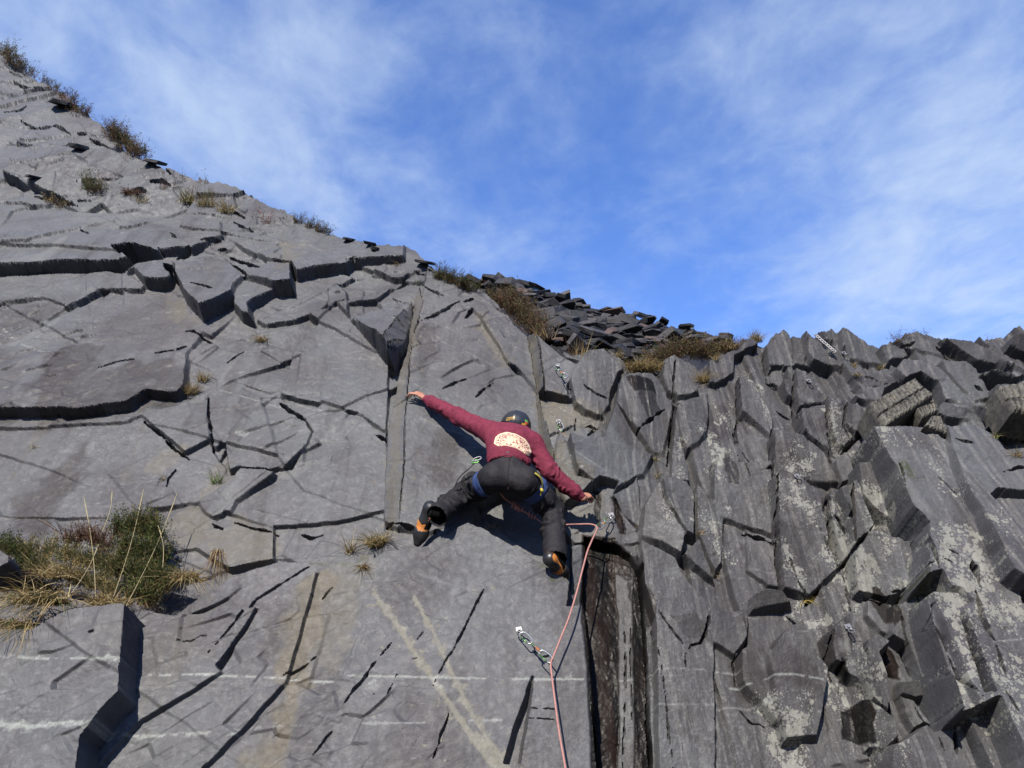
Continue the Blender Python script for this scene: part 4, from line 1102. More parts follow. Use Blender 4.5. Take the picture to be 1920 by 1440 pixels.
def waste_mat(name, c1, c2):
    m = bpy.data.materials.new(name)
    m.use_nodes = True
    t = NT(m.node_tree)
    b = m.node_tree.nodes['Principled BSDF']
    vec = t.new('ShaderNodeTexCoord').outputs['Object']
    oi = t.new('ShaderNodeObjectInfo').outputs['Random']
    nz = t.noise(vec, 6, 5, .6)
    c = t.mix(t.ss(nz, .3, .7), c1, c2)
    c = t.mix(t.ss(oi, .82, .9), c, (.050, .034, .028))
    c = t.mix(t.ss(oi, .42, .5, .88, 0), c, (.008, .008, .009))
    c = t.mix(t.ss(t.vor(vec, 16), .14, .18, .4, 0), c, (.09, .09, .085))
    t.put(b.inputs['Base Color'], c)
    b.inputs['Roughness'].default_value = .6
    b.inputs['Specular IOR Level'].default_value = .25
    bn = t.new('ShaderNodeBump')
    bn.inputs['Strength'].default_value = .5
    bn.inputs['Distance'].default_value = .02
    lay = t.noise(t.mapping(vec, scale=(2, 2, 22)), 1.5, 5, .6)
    t.put(bn.inputs['Height'], t.math('ADD', lay, t.math('MULTIPLY', t.noise(vec, 25, 4), .4)))
    t.l.new(bn.outputs[0], b.inputs['Normal'])
    return m


M_WASTE = waste_mat('slate_waste', (.022, .021, .021), (.044, .042, .042))
hill = mesh_obj('hillside', hv.reshape(-1, 3), hq.tolist(), M_WASTE)
tag(hill, 'dark slate waste slope behind the crest', 'hillside', kind='structure')


def block_mesh(seed, dims=(1, .7, .3)):
    """a split slate block: a skewed slab with broken corners"""
    r = random.Random(seed)
    bm = bmesh.new()
    L, W, T = dims
    pts = []
    sk = r.uniform(-.25, .25)
    n = r.choice([4, 5, 5, 6])
    ring = []
    for k in range(n):
        a = 2 * math.pi * (k + r.uniform(-.28, .28)) / n + .6
        q = max(abs(math.cos(a)), abs(math.sin(a))) ** .7
        ring.append((math.cos(a) / q * .5 * L * r.uniform(.8, 1.08), math.sin(a) / q * .5 * W * r.uniform(.8, 1.08)))
    for (x, y) in ring:
        for z in (-.5, .5):
            pts.append((x + sk * z * .5 + r.uniform(-.03, .03), y + r.uniform(-.05, .05), z * T * r.uniform(.85, 1.1)))
    vs = [bm.verts.new(p) for p in pts]
    g = bmesh.ops.convex_hull(bm, input=vs)
    bmesh.ops.delete(bm, geom=[e for e in g['geom_interior'] if isinstance(e, bmesh.types.BMVert)], context='VERTS')
    bmesh.ops.dissolve_limit(bm, angle_limit=.12, verts=bm.verts, edges=bm.edges)
    bmesh.ops.bevel(bm, geom=list(bm.edges), offset=.012, segments=1, affect='EDGES')
    # step a lamina off one side
    bmesh.ops.triangulate(bm, faces=[f for f in bm.faces if len(f.verts) > 4])
    me_ = bpy.data.meshes.new('slate_block')
    bm.to_mesh(me_)
    bm.free()
    me_.materials.append(M_WASTE)
    return me_


BLOCKS = [block_mesh(100 + k, random.Random(k).choice([(1, .75, .24), (1, .6, .17), (1, .8, .13), (.9, .7, .34), (1, .5, .15)])) for k in range(22)]


def put_block(loc, size, nrm, yaw, tilt=(0, 0), label=None, group=None, k=None, mat=None):
    o = bpy.data.objects.new('slate_block', BLOCKS[k if k is not None else random.randrange(len(BLOCKS))])
    col.objects.link(o)
    z = Vector(nrm).normalized()
    q = z.to_track_quat('Z', 'Y').to_matrix() @ Matrix.Rotation(yaw, 3, 'Z') @ Matrix.Rotation(tilt[0], 3, 'X') @ Matrix.Rotation(tilt[1], 3, 'Y')
    o.rotation_euler = q.to_euler()
    o.location = loc
    o.scale = (size,) * 3
    tag(o, label, 'rock', group)
    return o


POLY = [(905, 535), (990, 545), (1090, 575), (1200, 600), (1370, 640), (1330, 655), (1250, 655), (1180, 690), (1140, 660), (1060, 650), (1030, 640), (1000, 580), (930, 556)]
rb = random.Random(5)
cells = []
tries = 0
while len(cells) < 190 and tries < 20000:
    tries += 1
    x, y = rb.uniform(900, 1375), rb.uniform(525, 690)
    if not inpoly(np.array([x]), np.array([y]), POLY)[0]: continue
    if any((x - a) ** 2 + ((y - b) * 2.0) ** 2 < 13 ** 2 for a, b in cells): continue
    cells.append((x, y))
cells.sort(key=lambda c: -c[1])
WGRP = 'loose slate blocks of the waste heap above the cliff'
for i, (x, y) in enumerate(cells):
    p = PT(x, y, .05)
    dist = np.linalg.norm(p - CAM)
    px_w = rb.choice([18, 24, 30, 36, 44, 54, 62]) * (0.8 + .4 * rb.random()) * (1.1 - .35 * (x - 900) / 470)
    size = px_w * dist / F
    nz = Vector((rb.gauss(0, .22), rb.choice([-.55, -.3, .25, .35]) + rb.gauss(0, .15), 1))
    put_block(p + TIP_N * size * .05, size, nz, rb.uniform(-.8, .8), (rb.gauss(0, .25), rb.gauss(0, .25)),
              'broken dark slate block lying in the waste heap above the cliff edge', WGRP)
# blocks that stand out on the skyline of the heap
for (x, y, wpx, k, nx, ny, yaw, lab) in [
        (893, 527, 46, 4, .5, -.5, .2, 'dark slate slab tilted against the left end of the waste heap skyline'),
        (925, 524, 42, 3, .3, -.9, .4, 'tall pointed dark slate block at the left top of the waste heap'),
        (948, 527, 52, 8, .9, -.6, 1.2, 'bulky dark slate block beside the pointed one on the heap skyline'),
        (985, 533, 44, 3, .2, -.4, .1, 'square dark slate block standing alone on the heap skyline'),
        (1006, 538, 36, 13, .5, -.5, .8, 'dark slate block leaning on the square one on the heap skyline'),
        (1203, 591, 34, 3, .3, -.5, .2, 'upright dark slate block highest on the right half of the heap skyline'),
        (1222, 596, 24, 8, .6, -.4, .9, 'small dark wedge of slate just right of the upright skyline block'),
        (1244, 602, 26, 18, .3, -.2, .3, 'flat dark slate block near the middle of the right skyline'),
        (1285, 612, 30, 6, .2, -.3, 1.4, 'low dark slate block on the skyline beyond the flat one'),
        (1362, 632, 26, 9, .2, -.4, .5, 'last dark slate block at the right end of the waste heap'),
        (1075, 597, 56, 0, -.1, -.35, .1, 'rusty brown topped slate block in the upper middle of the heap'),
        (1062, 600, 40, 11, .2, -.8, .7, 'dark slate block propped behind the rusty one in the heap'),
        (1030, 585, 58, 2, .55, -.6, .6, 'large grey slate slab sloping down the left of the heap'),
        (1075, 632, 66, 1, .25, -.35, .25, 'long grey slate slab low in the middle of the heap'),
        (1075, 655, 50, 5, .1, -.5, .15, 'pale topped slate slab at the foot of the heap above the crest'),
        (1120, 625, 70, 7, .4, -.7, .5, 'long dark slate beam lying across the middle of the heap')]:
    p = PT(x, y, .12)
    size = wpx * 1.25 * np.linalg.norm(p - CAM) / F
    put_block(p, size, (nx, ny, 1), yaw, (0, 0), lab, WGRP, k)
# single blocks along the left crest
for (x, y, wpx, k, lab) in [(655, 443, 26, 3, 'small black slate block on the left skyline next to the heather'), (692, 454, 32, 8, 'black slate block perched alone on the left skyline'),
                            (703, 463, 18, 9, 'small black stone beside the perched block on the left skyline'), (722, 468, 0, 0, ''),
                            (797, 489, 40, 7, 'thin dark slate slab sticking out under the skyline bush'), (62, 330, 26, 5, 'small pale stone lodged on the upper left face'),
                            (296, 301, 36, 10, 'dark slate flake leaning out of the left skyline'), (120, 193, 40, 3, 'dark square slate block under the left skyline bushes'),
                            (150, 272, 30, 2, 'grey slate wedge jutting from the upper left face')]:
    if not wpx: continue
    p = surf(x, y + 4)
    size = wpx * np.linalg.norm(p - CAM) / F
    o = put_block(p + N * size * .12, size, (.2, -.6, 1), .5, (0, 0), lab, None, k)

# ------------------------------------------------------------------ blocks held in the right face
def ridged_block(name, pts, depth, nrid, amp, label, flip=False):
    """pts: four photo points of the front (tl, tr, br, bl) with heights"""
    A_ = [P3(x, y, hh) for x, y, hh in pts]
    nu_, nv_ = 70, 36
    fr = []
    r = np.random.default_rng(nrid)
    ph = np.cumsum(r.random(nrid + 2) + .5)
    ph = (ph - ph[0]) / (ph[-1] - ph[0])
    for j in range(nv_ + 1):
        for i in range(nu_ + 1):
            a, b = i / nu_, j / nv_
            p = (A_[0] * (1 - a) + A_[1] * a) * (1 - b) + (A_[3] * (1 - a) + A_[2] * a) * b
            k = np.searchsorted(ph, a + .03 * math.sin(7 * b)) - 1
            k = min(max(k, 0), len(ph) - 2)
            f = (a - ph[k]) / (ph[k + 1] - ph[k])
            bump = amp * (math.sin(math.pi * min(max(f, 0), 1)) ** .5 - .6)
            mid = -amp * 1.4 * math.exp(-((b - .56) / .035) ** 2) + (amp * .9 if b > .56 else 0)
            edge = min(a, 1 - a, b, 1 - b)
            rag = .004 * math.sin(a * 40 + b * 13) * math.sin(b * 31)
            fr.append(p + N * (bump + mid + rag - .05 * math.exp(-edge * 30)))
    back_ = [p_ - N * depth * .9 for p_ in fr]
    vv = fr + back_
    st = nu_ + 1
    ff = []
    nb = len(fr)
    for j in range(nv_):
        for i in range(nu_):
            q = j * st + i
            ff.append((q, q + st, q + st + 1, q + 1))
            ff.append((nb + q, nb + q + 1, nb + q + st + 1, nb + q + st))
    def side(idx_):
        for a, b in zip(idx_[:-1], idx_[1:]):
            ff.append((a, b, b + nb, a + nb))
    side([i for i in range(st)])
    side([nv_ * st + i for i in range(st)][::-1])
    side([j * st for j in range(nv_ + 1)][::-1])
    side([j * st + nu_ for j in range(nv_ + 1)])
    o = mesh_obj(name, vv, ff, M_RIDGE, None, False, P3(*pts[0][:2], 0))
    tag(o, label, 'rock')
    return o


def ridge_mat():
    m = bpy.data.materials.new('ridged_slate')
    m.use_nodes = True
    t = NT(m.node_tree)
    b = m.node_tree.nodes['Principled BSDF']
    vec = t.new('ShaderNodeTexCoord').outputs['Object']
    c = t.mix(t.ss(t.noise(vec, 7, 6, .6), .35, .65), (.055, .052, .046), (.105, .098, .080))
    c = t.mix(t.ss(t.noise(vec, 30, 4), .45, .7), c, (.035, .033, .031))
    t.put(b.inputs['Base Color'], c)
    b.inputs['Roughness'].default_value = .75
    b.inputs['Specular IOR Level'].default_value = .2
    bn = t.new('ShaderNodeBump')
    bn.inputs['Strength'].default_value = .5
    bn.inputs['Distance'].default_value = .006
    t.put(bn.inputs['Height'], t.noise(vec, 30, 6, .65))
    t.l.new(bn.outputs[0], b.inputs['Normal'])
    return m


M_RIDGE = ridge_mat()
ridged_block('rock_block', [(1631, 753, .34), (1718, 705, .30), (1752, 742, .34), (1660, 800, .42)], .28, 15, .024, 'pale ridged slate block jammed under the smooth slabs on the right')
ridged_block('rock_block', [(1698, 742, .30), (1748, 733, .28), (1760, 772, .30), (1728, 786, .36)], .2, 6, .02, 'rounded grey block at the right end of the pale ridged block')
ridged_block('rock_block', [(1748, 778, .38), (1764, 777, .36), (1778, 815, .40), (1733, 797, .46)], .2, 4, .012, 'small wedge of pale slate below the ridged block')
ridged_block('rock_block', [(1872, 722, .36), (1990, 700, .34), (1990, 790, .36), (1900, 770, .42)], .3, 9, .03, 'ridged tan slate block cut by the right edge of the picture')

# ------------------------------------------------------------------ plants
def grass_mat(name):
    m = bpy.data.materials.new(name)
    m.use_nodes = True
    t = NT(m.node_tree)
    b = m.node_tree.nodes['Principled BSDF']
    a = t.new('ShaderNodeAttribute', attribute_name='tint')
    t.put(b.inputs['Base Color'], a.outputs['Color'])
    b.inputs['Roughness'].default_value = .7
    b.inputs['Specular IOR Level'].default_value = .15
    tr = t.new('ShaderNodeBsdfTranslucent')
    t.put(tr.inputs['Color'], a.outputs['Color'])
    mx = t.new('ShaderNodeMixShader')
    mx.inputs[0].default_value = .25
    out_ = m.node_tree.nodes['Material Output']
    t.l.new(b.outputs[0], mx.inputs[1])
    t.l.new(tr.outputs[0], mx.inputs[2])
    t.l.new(mx.outputs[0], out_.inputs[0])
    return m


M_PLANT = grass_mat('plant_matter')
STRAW = [(0.224, 0.165, 0.069), (0.264, 0.205, 0.099), (0.178, 0.125, 0.050), (0.297, 0.244, 0.132)]
GREEN = [(0.044, 0.064, 0.016), (0.060, 0.076, 0.022), (0.032, 0.048, 0.014)]
LIME = [(0.120, 0.180, 0.034), (0.090, 0.143, 0.026)]
HEATH = [(.075, .075, .030), (.095, .080, .035), (.11, .078, .042), (.06, .062, .026)]
BROWN = [(.095, .052, .032), (.075, .042, .03), (.12, .072, .04)]
DARKG = [(0.036, 0.048, 0.013), (0.026, 0.037, 0.010), (0.052, 0.061, 0.018)]
RUST = [(0.119, 0.038, 0.021), (0.091, 0.028, 0.020)]


def tinted(name, verts, faces, tints, parent=None, origin=None):
    o = mesh_obj(name, verts, faces, M_PLANT, parent, False, origin)
    at_ = o.data.attributes.new('tint', 'FLOAT_COLOR', 'POINT')
    arr = np.ones((len(verts), 4), np.float32)
    arr[:, :3] = tints
    at_.data.foreach_set('color', arr.reshape(-1))
    return o


def blades(org, n, length, spread, cols, rnd, lean=(0, 0, 0), width=.004, base_r=.05, droop=.5, up=(0, -.25, 1)):
    vv, ff, tt_ = [], [], []
    for i in range(n):
        an = rnd.uniform(0, 2 * math.pi)
        rad = base_r * math.sqrt(rnd.random())
        p = Vector(org) + Vector((math.cos(an) * rad, math.sin(an) * rad * .6, rnd.uniform(-.02, .01)))
        d = (Vector(up) + Vector((rnd.gauss(0, spread), rnd.gauss(0, spread), rnd.gauss(0, spread * .6))) + Vector(lean)).normalized()
        L = length * rnd.uniform(.5, 1.15)
        side = d.cross(Vector((rnd.gauss(0, 1), rnd.gauss(0, 1), rnd.gauss(0, 1)))).normalized()
        c = rnd.choice(cols)
        f = rnd.uniform(.7, 1.25)
        b0 = len(vv)
        segs = 4
        dr = droop * rnd.uniform(.4, 1.5)
        for s in range(segs + 1):
            t_ = s / segs
            q = p + d * (L * t_) + Vector((0, 0, -1)) * (L * dr * t_ * t_ * .6) + Vector((d.x, d.y, 0)) * (L * .25 * t_ * t_)
            w_ = width * (1 - t_ * .85)
            vv += [q - side * w_, q + side * w_]
            tt_ += [tuple(x * f for x in c)] * 2
            if s:
                k = b0 + s * 2
                ff.append((k - 2, k - 1, k + 1, k))
    return vv, ff, tt_


def twigs(org, n, length, spread, leafcols, stemcols, rnd, leaves=26, leaf=.008, up=(0, -.3, 1), base_r=.05, flat=1.0):
    """heather-like: wiry stems thickly set with tiny leaves"""
    sv, sf, stt, lv, lf, lt = [], [], [], [], [], []
    for i in range(n):
        an = rnd.uniform(0, 2 * math.pi)
        rad = base_r * math.sqrt(rnd.random())
        p = Vector(org) + Vector((math.cos(an) * rad, math.sin(an) * rad * .5, rnd.uniform(-.02, .02) * flat))
        d = (Vector(up) + Vector((rnd.gauss(0, spread), rnd.gauss(0, spread), rnd.gauss(0, spread * .5)))).normalized()
        L = length * rnd.uniform(.45, 1.1)
        side = d.orthogonal().normalized()
        side2 = d.cross(side)
        cs = rnd.choice(stemcols)
        b0 = len(sv)
        pts = []
        wob_ = Vector((rnd.gauss(0, .16), rnd.gauss(0, .16), rnd.gauss(0, .1)))
        for s in range(4):
            t_ = s / 3
            q = p + d * (L * t_) + wob_ * (L * t_ * t_)
            pts.append(q)
            w_ = .0022 * (1.2 - t_)
            sv += [q - side * w_, q + side * w_]
            stt += [cs, cs]
            if s:
                k = b0 + s * 2
                sf.append((k - 2, k - 1, k + 1, k))
        cl_ = rnd.choice(leafcols)
        f = rnd.uniform(.65, 1.35)
        for j in range(leaves):
            t_ = rnd.uniform(.2, 1.02)
            q = p + d * (L * t_) + wob_ * (L * t_ * t_)
            o_ = Vector((rnd.gauss(0, 1), rnd.gauss(0, 1), rnd.gauss(0, 1))).normalized()
            q = q + o_ * rnd.uniform(.0, .018)
            a = (d * .7 + o_).normalized()
            b = a.cross(Vector((rnd.gauss(0, 1), rnd.gauss(0, 1), rnd.gauss(0, 1)))).normalized()
            s_ = leaf * rnd.uniform(.6, 1.5)
            k = len(lv)
            lv += [q, q + a * s_ * 1.2 + b * s_ * .30, q + a * s_ * 2.7, q + a * s_ * 1.2 - b * s_ * .30]
            g_ = f * rnd.uniform(.75, 1.25)
            lt += [tuple(x * g_ for x in cl_)] * 4
            lf.append((k, k + 1, k + 2, k + 3))
    return (sv, sf, stt), (lv, lf, lt)


def join(*ms):
    v_, f_, t_ = [], [], []
    for (a, b, c) in ms:
        k = len(v_)
        v_ += list(a)
        f_ += [tuple(i + k for i in q) for q in b]
        t_ += list(c)
    return v_, f_, t_


PR = random.Random(21)


def scale_at(p, px):
    return px * np.linalg.norm(np.asarray(p) - CAM) / F


def grass_tuft(px, py, hpx, n, label, cols=STRAW, wide=1.0, spread=.45, group=None, droop=.6, name='grass_tuft', lean=(0, 0, 0), off=.0, up=(0, -.35, 1), p=None):
    p = surf(px, py) + N * off if p is None else p
    L = scale_at(p, hpx)
    v_, f_, t_ = blades(p, n, L, spread, cols, PR, lean, width=max(.0022, L * .014), base_r=L * .35 * wide, droop=droop, up=up)
    o = tinted(name, v_, f_, t_, None, p)
    return tag(o, label, 'grass' if name == 'grass_tuft' else 'plant', group)


def heather(px, py, hpx, n, label, leafcols=HEATH, stemcols=BROWN, wide=1.0, spread=.55, leaves=26, spots=None, extra=None, name='heather_bush', cat='heather', leafk=1.0, pfun=None, up=(0, -.3, 1), group=None):
    pf = pfun or (lambda x, y: surf(x, y))
    p = pf(px, py)
    L = scale_at(p, hpx)
    root = empty(name, p)
    tag(root, label, cat, group)
    ss_, ll_ = [], []
    for (sx, sy, k) in (spots or [(px, py, 1.0)]):
        q = pf(sx, sy)
        s_, l_ = twigs(q, max(3, int(n * k)), L * (.6 + .4 * k), spread, leafcols, stemcols, PR, leaves, L * .026 * leafk + .0022, base_r=L * .4 * wide, up=up)
        ss_.append(s_)
        ll_.append(l_)
    tinted('stem', *join(*ss_), parent=root)
    tinted('foliage', *join(*ll_), parent=root)
    if extra:
        tinted('grass_blades', *join(*extra), parent=root)
    return root


# along the left skyline
G1 = 'heather bushes along the left skyline'
heather(22, 112, 24, 46, 'wiry heather bush at the far upper left end of the skyline', spots=[(8, 100, 1), (16, 109, .8), (25, 118, .8), (34, 126, .6), (42, 132, .6), (55, 142, .5)], group=G1)
heather(100, 172, 16, 20, 'low sparse heather just above the dark notch of the left skyline', spots=[(85, 152, .8), (92, 159, .6), (99, 165, .6), (105, 170, .7), (112, 176, .6), (118, 182, .6)], group=G1)
heather(140, 206, 24, 30, 'heather with red tips above the square block on the left skyline', leafcols=HEATH + RUST, spots=[(128, 194, 1), (145, 208, .8), (160, 214, .7)], group=G1)
heather(235, 279, 30, 60, 'largest brown heather bush on the left skyline', leafcols=HEATH + BROWN, spots=[(205, 250, .7), (215, 256, .7), (225, 262, 1), (234, 271, .8), (243, 280, 1), (252, 285, .6), (260, 290, .7)], group=G1)
heather(360, 337, 22, 12, 'tiny thin sprigs of heather on the skyline where the left face flattens', spots=[(340, 334, .5), (376, 342, .7)], leaves=10, group=G1)
heather(588, 426, 22, 36, 'low olive heather cushion where the left skyline drops', spots=[(562, 416, .8), (580, 424, 1), (600, 432, 1), (614, 437, .6)], group=G1)
heather(845, 534, 30, 60, 'green and brown bush at the top of the climbed pillar', leafcols=HEATH + DARKG, spots=[(825, 520, .9), (845, 530, 1), (865, 536, 1), (880, 545, .6)], group=G1)
# plants on the upper left face
heather(172, 358, 34, 34, 'round grey green shrub growing on a ledge of the upper left face', leafcols=HEATH + GREEN, spots=[(160, 358, 1), (178, 360, 1)], name='shrub', cat='shrub')
heather(108, 384, 24, 18, 'small shrub by the dark hole under the upper left slab', spots=[(95, 380, 1), (120, 390, .8)], leafcols=HEATH + STRAW, name='shrub', cat='shrub')
heather(252, 362, 16, 24, 'dark rusty red fern cushion on the upper left face', leafcols=RUST + BROWN, stemcols=BROWN, spots=[(243, 360, 1), (262, 360, 1)], name='fern', cat='fern', up=(0, -1, -.2))
heather(314, 352, 26, 12, 'leafless grey twigs under the skyline of the left face', leafcols=BROWN, leaves=4, spots=[(305, 354, 1), (322, 352, 1)], name='shrub', cat='shrub')
heather(494, 418, 28, 10, 'small reddish leafed sapling on the left face', leafcols=RUST, leaves=14, leafk=1.6, name='sapling', cat='plant')
G2 = 'dry grass tufts on the face'
grass_tuft(265, 378, 26, 46, 'short dry grass tuft beside the red fern on the upper left face', STRAW + GREEN, group=G2)
grass_tuft(355, 380, 40, 130, 'mossy tuft with long straw stems on the upper left ledge', STRAW + GREEN, 1.1, group=G2)
grass_tuft(385, 386, 36, 130, 'straw tuft in the middle of the upper left ledge', STRAW + GREEN[:1], 1.1, group=G2)
grass_tuft(422, 396, 36, 120, 'straw tuft at the right end of the upper left ledge', STRAW, 1.0, group=G2)
grass_tuft(398, 366, 18, 20, 'small rusty tuft above the upper left ledge', STRAW + RUST, group=G2)
grass_tuft(742, 496, 24, 26, 'thin brown tuft below the skyline on the smooth upper slab', BROWN + STRAW, group=G2)
grass_tuft(783, 532, 22, 22, 'green tuft in the crack at the top of the pillar', GREEN + LIME, group=G2)
grass_tuft(490, 638, 30, 120, 'curled straw tuft in the middle of the left face', STRAW, .9, .8, group=G2, droop=1.2)
grass_tuft(352, 738, 32, 200, 'straw tuft in the corner under the big hollow', STRAW, 1.5, group=G2, lean=(.4, 0, .1))
grass_tuft(378, 712, 30, 130, 'straw tuft just above the corner tuft on the pale edge', STRAW, .9, group=G2)
grass_tuft(405, 905, 32, 44, 'bright green grass tuft in a crack of the left face', LIME + GREEN, .7, .35, group='green grass tufts on the face', droop=.3)
grass_tuft(305, 896, 14, 24, 'small dry root clump at a crack above the ledge plants', STRAW + BROWN, .8, .9, group=G2)
grass_tuft(60, 838, 12, 14, 'tiny dry tuft on the left edge of the face', STRAW + BROWN, .8, .9, group=G2)
grass_tuft(652, 1034, 52, 40, 'sparse straw tuft left of the climber ledge', STRAW, .4, .5, group=G2)
grass_tuft(704, 1022, 52, 260, 'bushy straw tuft beside the left foot of the climber', STRAW + STRAW + GREEN[:1], .9, .6, group=G2, droop=.9)
grass_tuft(683, 1062, 24, 120, 'brown crumbling tuft under the bushy straw tuft', STRAW + BROWN, .9, 1.0, group=G2, droop=1.4)
grass_tuft(405, 1030, 30, 120, 'brown hanging moss strip in a crack right of the ledge plants', STRAW + BROWN, .9, .5, group=G2, droop=2.2, up=(.3, -.4, -.6))
grass_tuft(920, 990, 26, 40, 'dry grass shaded under the legs of the climber', STRAW + GREEN, 1.6, .7, group=G2, off=-.02)
grass_tuft(1029, 862, 26, 26, 'small yellow green plant in the corner beside the climber', LIME + STRAW, .5, .7, group=G2)
grass_tuft(1228, 862, 20, 22, 'small straw tuft in the corner right of the climber', STRAW + GREEN, .6, .6, group=G2)
grass_tuft(1232, 892, 24, 30, 'greenish tuft above the rounded block right of the climber', STRAW + GREEN, .9, .6, group=G2)
grass_tuft(1312, 998, 16, 22, 'little orange tuft in the thin crack right of the rounded block', STRAW + [(.3, .17, .05)], .8, .8, group=G2)
grass_tuft(1340, 1080, 18, 20, 'lowest little orange tuft on the right half', STRAW + [(.3, .17, .05)], .5, .7, group=G2)
grass_tuft(1193, 990, 9, 12, 'tiny rusty tuft beside the flat pale stone', STRAW + [(.3, .17, .05)], .8, .8, group=G2)
grass_tuft(1515, 1126, 18, 50, 'yellow dry moss patch under the lichened ribs', [(.42, .33, .10), (.36, .27, .08)], 1.5, 1.0, group=G2, droop=1.3)
grass_tuft(1320, 714, 36, 260, 'round straw tussock in the notch of the right crest', STRAW, .9, .6, group=G2, droop=.9)
grass_tuft(1601, 686, 14, 50, 'left one of two straw tufts on the smooth right slab', STRAW, 1.0, .5, group=G2)
grass_tuft(1648, 689, 14, 60, 'right one of two straw tufts on the smooth right slab', STRAW, 1.6, .5, group=G2)
grass_tuft(1608, 701, 10, 40, 'flattened straw tuft below the two on the right slab', STRAW, 2.0, .6, group=G2)
grass_tuft(1908, 855, 28, 46, 'straw tuft at the right edge of the picture', STRAW, .8, .7, group=G2, lean=(-.3, 0, 0))
grass_tuft(1866, 818, 16, 34, 'yellow plant in the dark slot on the right', STRAW + LIME, .8, .9, group=G2)
# along the crest of the right face
pt = lambda x, y: PT(x, y, .05)
pc = lambda x, y: surf(x, y) + np.array([0, .12, -.02])
heather(970, 600, 46, 60, 'big brown heather bush below the waste heap', leafcols=HEATH + BROWN, spots=[(925, 562, .8), (945, 570, 1), (965, 582, 1.1), (985, 598, 1.1), (1000, 612, 1), (1015, 622, .7), (955, 560, .8), (978, 575, .8)], pfun=lambda x, y: P3(x, y + 12, -.15))
heather(1285, 668, 44, 60, 'wide heather and dead bracken bush on the notch of the right crest', leafcols=HEATH + BROWN + [(.10, .085, .03)], spots=[(1225, 672, .8), (1250, 668, 1), (1280, 660, 1.1), (1305, 662, 1.1), (1330, 664, .9), (1350, 655, .5)], pfun=lambda x, y: P3(x, y + 10, -.12))
grass_tuft(1200, 694, 44, 520, 'long yellow grass bank on the left of the crest notch', STRAW, 1.6, .6, group=G2, p=P3(1200, 696, -.06), droop=1.0)
grass_tuft(1235, 688, 36, 300, 'yellow grass bank right of the first one in the notch', STRAW, 1.4, .6, group=G2, p=P3(1232, 692, -.05), droop=1.0)
grass_tuft(1085, 668, 56, 60, 'tall dead stalks at the foot of the waste heap', STRAW + BROWN, .8, .28, group=G2, p=P3(1085, 676, -.04), droop=.3)
grass_tuft(1160, 662, 26, 70, 'low straw tuft behind the rounded crest top', STRAW, 1.0, .6, group=G2, p=P3(1160, 668, -.08))
grass_tuft(1020, 622, 40, 50, 'thin dead stalks under the big brown heather', STRAW + BROWN, 1.6, .35, group=G2, p=P3(1020, 634, -.06), droop=.4)
grass_tuft(1385, 650, 32, 320, 'straw tuft left of the spiky crest', STRAW + BROWN, 2.0, .45, group=G2, p=P3(1372, 656, -.08))
grass_tuft(1416, 637, 28, 220, 'straw tuft on top of the first spike of the crest', STRAW, 1.2, .45, group=G2, p=P3(1418, 640, -.06))
grass_tuft(1343, 672, 22, 60, 'small straw tuft beside the rounded shoulder of the crest', STRAW, .7, .5, group=G2)
grass_tuft(1055, 556, 18, 34, 'pale grass on the skyline of the waste heap', STRAW, 1.2, .5, group=G2, p=PT(1055, 556, .1))
grass_tuft(1150, 580, 16, 24, 'a few pale stems on the right skyline of the waste heap', STRAW, 1.2, .5, group=G2, p=PT(1160, 584, .1))
heather(1684, 640, 18, 18, 'small brown heather left of the sprigs on the right skyline', spots=[(1684, 640, 1)], leafcols=BROWN + HEATH, pfun=lambda x, y: P3(x, y, .1), group='heather sprigs on the right skyline')
heather(1725, 632, 14, 10, 'purple grey heather sprigs in a row on the right skyline', spots=[(1705, 630, .6), (1722, 630, .8), (1738, 630, .7)], leafcols=[(.08, .07, .09), (.06, .055, .06)], leaves=8, pfun=lambda x, y: P3(x, y, .1), group='heather sprigs on the right skyline')
heather(1850, 642, 14, 8, 'heather sprigs beside the last block of the right skyline', spots=[(1842, 646, .8), (1860, 640, .7)], leafcols=[(.08, .07, .09), (.06, .055, .06)], leaves=8, pfun=lambda x, y: P3(x, y, .1), group='heather sprigs on the right skyline')
grass_tuft(1573, 632, 10, 20, 'short dry grass between two spikes of the crest', STRAW + RUST, .8, .6, group=G2, p=P3(1573, 634, .04))

# the big planted ledge on the left
LED = lambda x, y: P3(x, y, .20)
heather(270, 1020, 46, 60, 'dark green heather bush on the left ledge', leafcols=DARKG + DARKG + GREEN + [(.12, .11, .04)], stemcols=BROWN + STRAW, leaves=24, wide=.75, spread=.28, leafk=1.1,
        spots=[(225, 1005, .8), (250, 1000, 1), (275, 1005, 1.0), (290, 1020, .8), (240, 1040, 1), (270, 1050, 1), (295, 1060, .9), (230, 1080, .8), (260, 1095, .9), (290, 1105, 1), (305, 1110, .8), (255, 1130, .7), (280, 1138, .7)], pfun=LED)
heather(120, 1060, 36, 46, 'olive heather mat spreading on the left ledge', leafcols=GREEN + HEATH + [(.17, .14, .05), (.22, .17, .07)], stemcols=STRAW, leaves=20, wide=.9, spread=.5,
        spots=[(60, 1040, .8), (90, 1045, 1), (120, 1050, 1), (150, 1060, 1), (180, 1065, 1), (205, 1080, 1), (110, 1085, .9), (140, 1095, .9), (175, 1105, 1), (205, 1115, .9), (75, 1070, .8), (225, 1060, .7)], pfun=LED)
heather(20, 1040, 34, 40, 'low dark juniper sprays at the left edge of the ledge', leafcols=DARKG + GREEN, leaves=34, spots=[(5, 1035, 1), (25, 1045, 1), (45, 1058, .9), (60, 1075, .7)], pfun=LED, name='juniper', cat='shrub')
